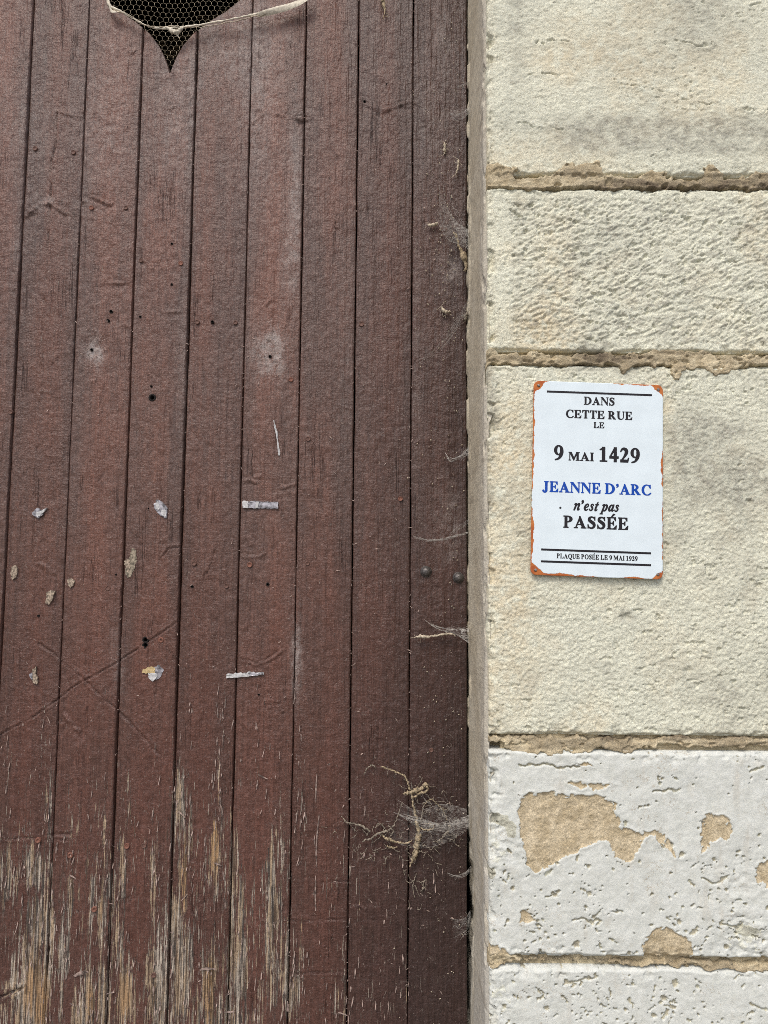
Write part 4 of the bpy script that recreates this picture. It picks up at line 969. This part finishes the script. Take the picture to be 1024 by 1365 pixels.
# cobwebs: thin sheets with strands, spun between jamb and gate
GW = 'cobwebs between the gate and the jamb'
def web(top, bot, label, dens=.6, seed=1, strands=5, d0=.004, d1=.05):
    """top / bot: pixel polylines from the gate side to the jamb side; depth in front of the gate grows from d0 to d1"""
    T = crom(top, 8); B = crom(bot, 8); n = min(len(T), len(B)); nr = 9
    T = [T[int(i * (len(T) - 1) / (n - 1))] for i in range(n)]; B = [B[int(i * (len(B) - 1) / (n - 1))] for i in range(n)]
    V, D = [], []
    def at(i, s):
        t = i / (n - 1); q = T[i] * (1 - s) + B[i] * s
        dep = d0 + (d1 - d0) * t ** 1.6
        return P(q[0], q[1], YD - dep)
    for j in range(nr):
        s = j / (nr - 1)
        for i in range(n):
            p = at(i, s); V.append((p[0], p[1] - .004 * math.sin(math.pi * s), p[2]))
            t = i / (n - 1); D.append(1.05 * dens * (.35 + .65 * t) * min(1, 6 * t) * (.35 + .65 * (abs(2 * s - 1) ** 1.5)))
    root = empty('cobweb', tuple(P(top[-1][0], top[-1][1], YD - d1)), label, 'cobweb', GW)
    mesh('web_sheet', V, gridfaces(nr, n), M_WEB, root, dict(silk=np.array(D)))
    mb = MB(); rr = random.Random(seed)
    for k in range(strands * 2):
        if k >= 3:
            i0 = rr.randrange(0, max(1, n - 6)); i1 = n if rr.random() < .6 else min(n, i0 + rr.randrange(4, n)); s0, s1 = rr.uniform(-.7, 1.6), rr.uniform(-.2, 1.2)
            if i1 - i0 > 2: mb.tube([tuple(np.array(at(i, s0 + (s1 - s0) * (i - i0) / (i1 - i0) + .10 * math.sin(i * .8 + k))) + np.array([0, -.0015, 0])) for i in range(i0, i1)], .00018 + .0002 * dens, 4)
            continue
        s = [0.0, 1.0][k] if k < 2 else rr.random()
        mb.tube([tuple(np.array(at(i, min(1, max(0, s + .12 * math.sin(i * .7 + k))) if k > 1 else s)) + np.array([0, -.001, 0])) for i in range(n)], .00022 + .00025 * dens, 4)
    mesh('web_strand', mb.v, mb.f, M_THREAD, root, dict(silk=np.full(len(mb.v), min(.7, .25 + .5 * dens))))
web([(602, 120), (612, 115), (624, 110)], [(602, 121), (613, 117), (625, 112)], 'single slanting cobweb strand above the smooth web', .35, 1, 2, d1=.03)
web([(598, 150), (605, 152), (615, 150), (627, 142)], [(600, 153), (609, 161), (617, 158), (627, 150)], 'small taut white cobweb with a pointed lower edge', .7, 2)
web([(593, 603), (600, 611), (612, 608), (625, 597)], [(594, 607), (601, 615), (613, 612), (625, 606)], 'small drooping cobweb above the two bolts, spun to the jamb', .75, 3)
web([(550, 714), (572, 720), (595, 717), (624, 709)], [(552, 717), (574, 722), (598, 719), (624, 711)], 'wide shallow cobweb thread sagging just above the two bolts', .4, 4)
web([(600, 712), (610, 702), (618, 697), (625, 692)], [(602, 714), (611, 706), (619, 701), (625, 697)], 'faint slanting cobweb branching up to the jamb', .3, 5, 3)
web([(566, 826), (578, 834), (598, 838), (625, 838)], [(572, 832), (588, 840), (606, 845), (625, 857)], 'broad white cobweb fan over the ragged husk', .75, 6, 6)
web([(525, 1083), (555, 1092), (590, 1098), (625, 1087)], [(530, 1085), (560, 1102), (595, 1107), (627, 1101)], 'thick dusty cobweb rope tying the dead root to the jamb', .62, 7, 12)
web([(530, 1066), (556, 1080), (590, 1072), (622, 1078)], [(505, 1112), (550, 1130), (592, 1124), (624, 1104)], 'broad faint veil of dusty cobweb draped over the dead root', .22, 17, 10, d0=.010)
web([(596, 1163), (608, 1167), (620, 1163), (628, 1155)], [(598, 1166), (609, 1170), (620, 1168), (628, 1160)], 'faint cobweb on the darkest corner below the dead root', .35, 8, 4, d1=.025)
web([(600, 1224), (612, 1226), (622, 1222), (627, 1214)], [(604, 1250), (612, 1246), (622, 1240), (629, 1230)], 'loose looping cobweb low beside the chipped jamb', .3, 9, 5, d1=.02)
web([(555, 482), (575, 470), (600, 440), (624, 400)], [(560, 486), (578, 474), (603, 447), (625, 412)], 'dusty veil of cobweb below the ragged silk clot', .16, 10, 5)
web([(585, 250), (600, 285), (614, 300), (625, 306)], [(580, 290), (596, 318), (612, 326), (625, 332)], 'thin grey cobweb veil around the ragged silk clot', .42, 11, 12)

# ------------------------------------------------------------------ lettering: a small bold serif alphabet as outlines
def _box(x0, y0, x1, y1): return lambda x, y: np.maximum(np.maximum(x0 - x, x - x1), np.maximum(y0 - y, y - y1))
def _poly(*pts): return lambda x, y: polysdf(x, y, list(pts))
def _ell(cx, cy, rx, ry):
    def f(x, y):
        k0 = np.sqrt(((x - cx) / rx) ** 2 + ((y - cy) / ry) ** 2) + 1e-9
        k1 = np.sqrt(((x - cx) / rx ** 2) ** 2 + ((y - cy) / ry ** 2) ** 2) + 1e-9
        return k0 * (k0 - 1) / k1
    return f
def _u(*fs): return lambda x, y: np.minimum.reduce([f(x, y) for f in fs])
def _sub(a, b): return lambda x, y: np.maximum(a(x, y), -b(x, y))
def _and(a, b): return lambda x, y: np.maximum(a(x, y), b(x, y))
def _str(*pts):
    c = crom(pts, 10)
    return lambda x, y: np.minimum.reduce([np.sqrt((x - q[0]) ** 2 + (y - q[1]) ** 2) - q[2] for q in c])
SF = .05
def serif(x0, x1, y): return _u(_box(x0, y, x1, y + SF), _poly((x0 + .05, y + (SF if y < .5 else 0)), (x1 - .05, y + (SF if y < .5 else 0)), ((x0 + x1) / 2 + .09, y + (.10 if y < .5 else -.05)), ((x0 + x1) / 2 - .09, y + (.10 if y < .5 else -.05))))
def stem(x0, x1, s=.09): return _u(_box(x0, 0, x1, 1), serif(x0 - s, x1 + s, 0), serif(x0 - s, x1 + s, 1 - SF))
def thin(x, s=.09, ya=0, yb=1, foot=True, head=True):
    fs = [_box(x - .032, ya, x + .032, yb)]
    if foot: fs.append(_box(x - s, 0, x + s, SF))
    if head: fs.append(_box(x - s, 1 - SF, x + s, 1))
    return _u(*fs)
def E_(): return _u(stem(.12, .33), _box(.3, 0, .84, SF), _box(.3, 1 - SF, .80, 1), _box(.3, .48, .62, .53), _poly((.80, 1), (.80, .70), (.77, .70), (.62, .95), (.62, 1)),
                    _poly((.88, .32), (.85, 0), (.60, 0), (.60, .05), (.84, .32)), _poly((.63, .69), (.63, .33), (.60, .33), (.50, .48), (.50, .53), (.60, .69)))
def bowlP(): return _and(_sub(_ell(.36, .735, .42, .265), _ell(.34, .735, .20, .215)), _box(.3, 0, 2, 1))
GL = {
 'I': (_u(stem(.12, .33)), .45), 'E': (E_(), .93),
 'L': (_u(_box(.12, 0, .33, 1), serif(.03, .42, 0), serif(.03, .42, .95), _box(.3, 0, .86, SF), _poly((.90, .36), (.86, 0), (.60, 0), (.60, .05), (.86, .36))), .93),
 'T': (_u(_box(.34, 0, .55, 1), serif(.24, .65, 0), _box(.03, .95, .86, 1), _poly((.03, 1), (.03, .70), (.06, .70), (.20, .95), (.34, 1)), _poly((.86, 1), (.86, .70), (.83, .70), (.69, .95), (.55, 1))), .90),
 'D': (_u(_box(.12, 0, .33, 1), _box(.02, 0, .45, SF), _box(.02, .95, .45, 1), _and(_sub(_ell(.40, .5, .60, .5), _ell(.36, .5, .39, .452)), _box(.3, 0, 2, 1))), 1.06),
 'P': (_u(_box(.12, 0, .33, 1), serif(.02, .44, 0), _box(.02, .95, .36, 1), bowlP()), .86),
 'R': (_u(_box(.12, 0, .33, 1), serif(.02, .44, 0), _box(.02, .95, .36, 1), bowlP(), _poly((.36, .50), (.58, .52), (.93, .05), (.93, 0), (.70, 0), (.34, .48)), _box(.70, 0, 1.0, SF)), 1.04),
 'A': (_u(_poly((.12, .03), (.20, .03), (.55, .86), (.50, 1.0)), _poly((.46, 1.0), (.54, 1.0), (.97, .03), (.72, .03), (.42, .76)), _box(.28, .28, .72, .335), _box(0, 0, .32, SF), _box(.62, 0, 1.06, SF)), 1.07),
 'N': (_u(thin(.16, .13, foot=True, head=False), thin(.89, .13, foot=False), _poly((.02, 1), (.30, 1), (.92, .22), (.92, -.02), (.87, -.02), (.14, .90), (.02, .95))), 1.05),
 'M': (_u(thin(.15, .12, head=False), _box(.95, 0, 1.16, 1), serif(.85, 1.27, 0), _box(.9, .95, 1.27, 1), _poly((.02, 1), (.34, 1), (.68, .24), (.58, 0), (.14, .94), (.02, .95)), _poly((.58, 0), (.63, 0), (1.0, .86), (1.0, 1), (.92, 1), (.60, .24))), 1.31),
 'U': (_u(_box(.12, .32, .33, 1), serif(.02, .43, .95), thin(.85, .12, .32, 1, foot=False), _and(_sub(_ell(.50, .33, .38, .35), _ell(.575, .33, .245, .275)), _box(-1, -1, 2, .335))), 1.0),
 'C': (_u(_and(_sub(_ell(.53, .5, .49, .515), _ell(.60, .5, .345, .46)), lambda x, y: np.minimum(x - .80, np.maximum(-(np.abs(y - .5) - .30), x - 2))), _poly((.92, 1.0), (.92, .66), (.88, .66), (.70, .94), (.84, .97), (.88, 1.0)), _str((.70, .03, .04), (.85, .09, .035), (.95, .21, .03))), 1.0),
 'O': (_sub(_ell(.54, .5, .51, .515), _ell(.54, .5, .29, .46)), 1.08),
 'Q': (_u(_sub(_ell(.54, .5, .51, .515), _ell(.54, .5, .29, .46)), _str((.50, .0, .06), (.66, -.14, .09), (.84, -.20, .07), (1.0, -.20, .03))), 1.08),
 'S': (_u(_str((.66, .80, .035), (.56, .93, .04), (.38, .965, .045), (.21, .87, .085), (.20, .70, .105), (.38, .56, .12), (.57, .42, .12), (.62, .24, .10), (.52, .08, .065), (.34, .03, .045), (.17, .10, .04), (.09, .25, .035)), _poly((.70, 1.0), (.66, 1.0), (.60, .90), (.66, .68), (.70, .68)), _poly((.06, 0), (.10, 0), (.16, .11), (.10, .34), (.06, .34))), .78),
 'J': (_u(_box(.30, .2, .51, 1), serif(.20, .61, .95), _str((.405, .28, .105), (.40, .10, .10), (.32, -.02, .06), (.20, -.04, .05), (.11, .03, .055), (.12, .09, .09))), .68),
 "'": (_u(_ell(.16, .88, .11, .11), _str((.23, .88, .04), (.21, .76, .045), (.10, .66, .025))), .34),
 '1': (_u(_box(.26, 0, .47, 1), _box(.10, 0, .63, SF), _poly((.08, .84), (.10, .80), (.26, .84), (.47, .95), (.47, 1.0), (.42, 1.0))), .74),
 '2': (_u(_str((.08, .74, .03), (.16, .88, .05), (.30, .93, .07), (.46, .86, .10), (.50, .70, .11), (.42, .50, .075), (.26, .27, .04), (.10, .07, .035)), _box(.06, 0, .58, .16), _poly((.58, 0), (.62, 0), (.69, .30), (.64, .30), (.58, .16))), .74),
 '4': (_u(_box(.36, 0, .55, 1.0), _box(.03, .24, .69, .37), _poly((.03, .24), (.03, .36), (.40, 1.0), (.50, 1.0), (.46, .90), (.10, .33))), .74),
 '9': (_u(_sub(_ell(.36, .665, .325, .335), _ell(.36, .665, .13, .28)), _str((.575, .70, .10), (.58, .50, .105), (.50, .26, .085), (.34, .07, .045), (.13, .0, .03))), .74),
 'n': (_u(_str((.05, .58, .03), (.16, .63, .05), (.21, .58, .075), (.17, .35, .075), (.09, .06, .07)), _str((.19, .38, .035), (.36, .58, .05), (.50, .62, .07), (.53, .52, .08), (.46, .24, .075), (.46, .08, .07), (.53, .05, .04), (.62, .14, .025))), .66),
 'e': (_u(_str((.16, .30, .03), (.34, .34, .03), (.46, .46, .05), (.42, .60, .05), (.30, .62, .05), (.17, .48, .075), (.12, .26, .085), (.20, .08, .07), (.34, .05, .04), (.48, .16, .025))), .56),
 's': (_u(_str((.42, .52, .03), (.34, .62, .04), (.22, .60, .055), (.18, .49, .065), (.30, .34, .075), (.36, .20, .07), (.28, .06, .05), (.14, .04, .04), (.06, .16, .035))), .50),
 't': (_u(_str((.32, .86, .03), (.26, .62, .075), (.18, .30, .078), (.15, .10, .075), (.23, .04, .045), (.34, .13, .025)), _box(.08, .58, .44, .645)), .43),
 'p': (_u(_str((.06, .58, .03), (.18, .63, .05), (.23, .56, .075), (.16, .20, .075), (.08, -.12, .07), (.05, -.22, .07)), _box(-.10, -.29, .20, -.24), _str((.22, .44, .035), (.36, .60, .045), (.51, .56, .075), (.53, .38, .085), (.44, .14, .07), (.30, .04, .045), (.18, .10, .035))), .66),
 'a': (_u(_str((.46, .56, .04), (.34, .62, .045), (.20, .52, .07), (.11, .28, .085), (.15, .09, .07), (.26, .08, .05), (.40, .28, .04), (.48, .50, .05)), _str((.54, .63, .06), (.49, .40, .075), (.44, .14, .075), (.49, .04, .045), (.60, .13, .025))), .64),
 ' ': (None, .34)}
GL['É'] = (_u(E_(), _poly((.42, 1.06), (.50, 1.06), (.74, 1.26), (.58, 1.30))), .93)
_cache = {}
def glyph(ch, n):
    if (ch, n) in _cache: return _cache[(ch, n)]
    f, wd = GL[ch]; st = 1.0 / n
    xs = np.arange(-.14, wd + .16, st); ys = np.arange(-.36, 1.36, st)
    X, Y = np.meshgrid(xs, ys); D = f(X, Y) - .027; ny, nx = D.shape
    V, F, idx = [], [], {}
    def vid(key, p):
        if key not in idx: idx[key] = len(V); V.append(p)
        return idx[key]
    ins = D < 0
    for j in range(ny - 1):
        i = 0
        while i < nx - 1:
            q = (ins[j, i], ins[j, i + 1], ins[j + 1, i + 1], ins[j + 1, i])
            if not any(q): i += 1; continue
            if all(q):
                i0 = i
                while i < nx - 1 and ins[j, i] and ins[j, i + 1] and ins[j + 1, i] and ins[j + 1, i + 1]: i += 1
                F.append([vid(('c', a, b), (xs[a], ys[b])) for a, b in ((i0, j), (i, j), (i, j + 1), (i0, j + 1))]); continue
            cs = [(i, j), (i + 1, j), (i + 1, j + 1), (i, j + 1)]; poly = []
            for k in range(4):
                (a, b), (c, d) = cs[k], cs[(k + 1) % 4]
                if ins[b, a]: poly.append(vid(('c', a, b), (xs[a], ys[b])))
                if ins[b, a] != ins[d, c]:
                    t = D[b, a] / (D[b, a] - D[d, c])
                    poly.append(vid(('e',) + tuple(sorted(((a, b), (c, d)))), (xs[a] + (xs[c] - xs[a]) * t, ys[b] + (ys[d] - ys[b]) * t)))
            if len(poly) > 2: F.append(poly)
            i += 1
    _cache[(ch, n)] = (V, F, wd)
    return _cache[(ch, n)]

# ------------------------------------------------------------------ plaque
PC = np.array(P(795, 639, 0.0)); YP = -.0068
plaque = empty('wall_plaque', (PC[0], YP, PC[2]), 'small white tin plaque with black and blue lettering and rusty edges on the stone', 'plaque')
PW, PH, RC = .100, .150, .009
def outline(n=9):
    out = []
    for cx, cz, a0 in ((PW - RC, PH - RC, 0), (-PW + RC, PH - RC, 90), (-PW + RC, -PH + RC, 180), (PW - RC, -PH + RC, 270)):
        for k in range(n):
            t = R(a0 + 90 * k / (n - 1)); out.append((cx + RC * math.cos(t), cz + RC * math.sin(t)))
    return out
ol = outline(); n = len(ol); v = []
for s, y in ((1.0, .0012), (1.0, .0004), (.994, 0.0)):
    v += [(x * s, y, z * s) for x, z in ol]
f = [(a * n + k, a * n + (k + 1) % n, (a + 1) * n + (k + 1) % n, (a + 1) * n + k) for a in range(2) for k in range(n)] + [tuple(range(2 * n, 3 * n)), tuple(range(n))[::-1]]
def plocal(name, v, f, mat, **k):
    o = mesh(name, np.array(v) , f, mat, None, origin=(0, 0, 0), **k); o.parent = plaque; o.location = (0, 0, 0); return o
plocal('plate', v, f, M_PLATE, smooth=False)
def barline(z, x0, x1, t=.0030):
    mb = MB(); mb.box(x0, x1, -.00035, -.0001, z - t / 2, z + t / 2); plocal('printed_rule', mb.v, mb.f, M_BLACK, smooth=False)
barline(.150 - .0165, -.0795, .083); barline(.150 - .2610, -.0845, .082); barline(.150 - .2790, -.0845, .082)
def line(runs, cx, base, width, mat, n=40, track=.05, slant=0.0):
    """runs: [(text, cap height)] in metres; the whole line is fitted to the given width"""
    x = 0; V, F = [], []
    for text, hgt in runs:
        for ch in text:
            if ch == ' ': x += .34 * hgt; continue
            gv, gf, wd = glyph(ch, n if hgt > .008 else 26)
            b = len(V); V += [(x + (p[0] + slant * p[1]) * hgt, p[1] * hgt) for p in gv]
            F += [tuple(b + i for i in q) for q in gf]; x += (wd + track) * hgt
    A_ = np.array(V); lo, hi = A_[:, 0].min(), A_[:, 0].max(); k = width / (hi - lo)
    pts = np.stack([cx + (A_[:, 0] - (lo + hi) / 2) * k, np.full(len(A_), -.00030), .150 - base + A_[:, 1]], -1)
    plocal('printed_line', pts, F, mat, smooth=False)
line([('DANS', .0122)], .0015, .0350, .0475, M_BLACK)
line([('CETTE RUE', .0124)], .0015, .0565, .1025, M_BLACK)
line([('LE', .0088)], .0015, .0710, .0165, M_BLACK, 34)
line([('9', .0222)], -.0600, .1225, .0148, M_BLACK, 48)
line([('MAI', .0128)], -.0255, .1228, .0390, M_BLACK)
line([('1429', .0222)], .0335, .1228, .0620, M_BLACK, 48)
line([("JEANNE D'ARC", .0158)], -.0010, .1725, .1665, M_BLUE, 44)
line([("n'est pas", .0158)], -.0015, .1995, .0700, M_BLACK, 44, .02, .16)
line([('PASSÉE', .0180)], -.0020, .2265, .0990, M_BLACK, 44, .07)
line([('PLAQUE POSÉE LE 9 MAI 1929', .0070)], .0005, .2733, .1225, M_BLACK)
v, f = lathe((-.0563, .0003, -.0465), [(.0018, 0), (.0016, .0008), (.0006, .0011)], 8); plocal('fly_speck', v, f, M_BLACK)
for (sx, sz) in ((-1, 1), (1, 1), (-1, -1), (1, -1)):
    v, f = lathe((sx * .0925, .0, sz * .1425), [(.0018, -.012), (.0018, .0004), (.0024, .0005), (.0020, .0012), (.0008, .0014)], 12); plocal('screw', v, f, M_PIN)
plaque.rotation_euler = (R(-.6), R(1.55), 0)
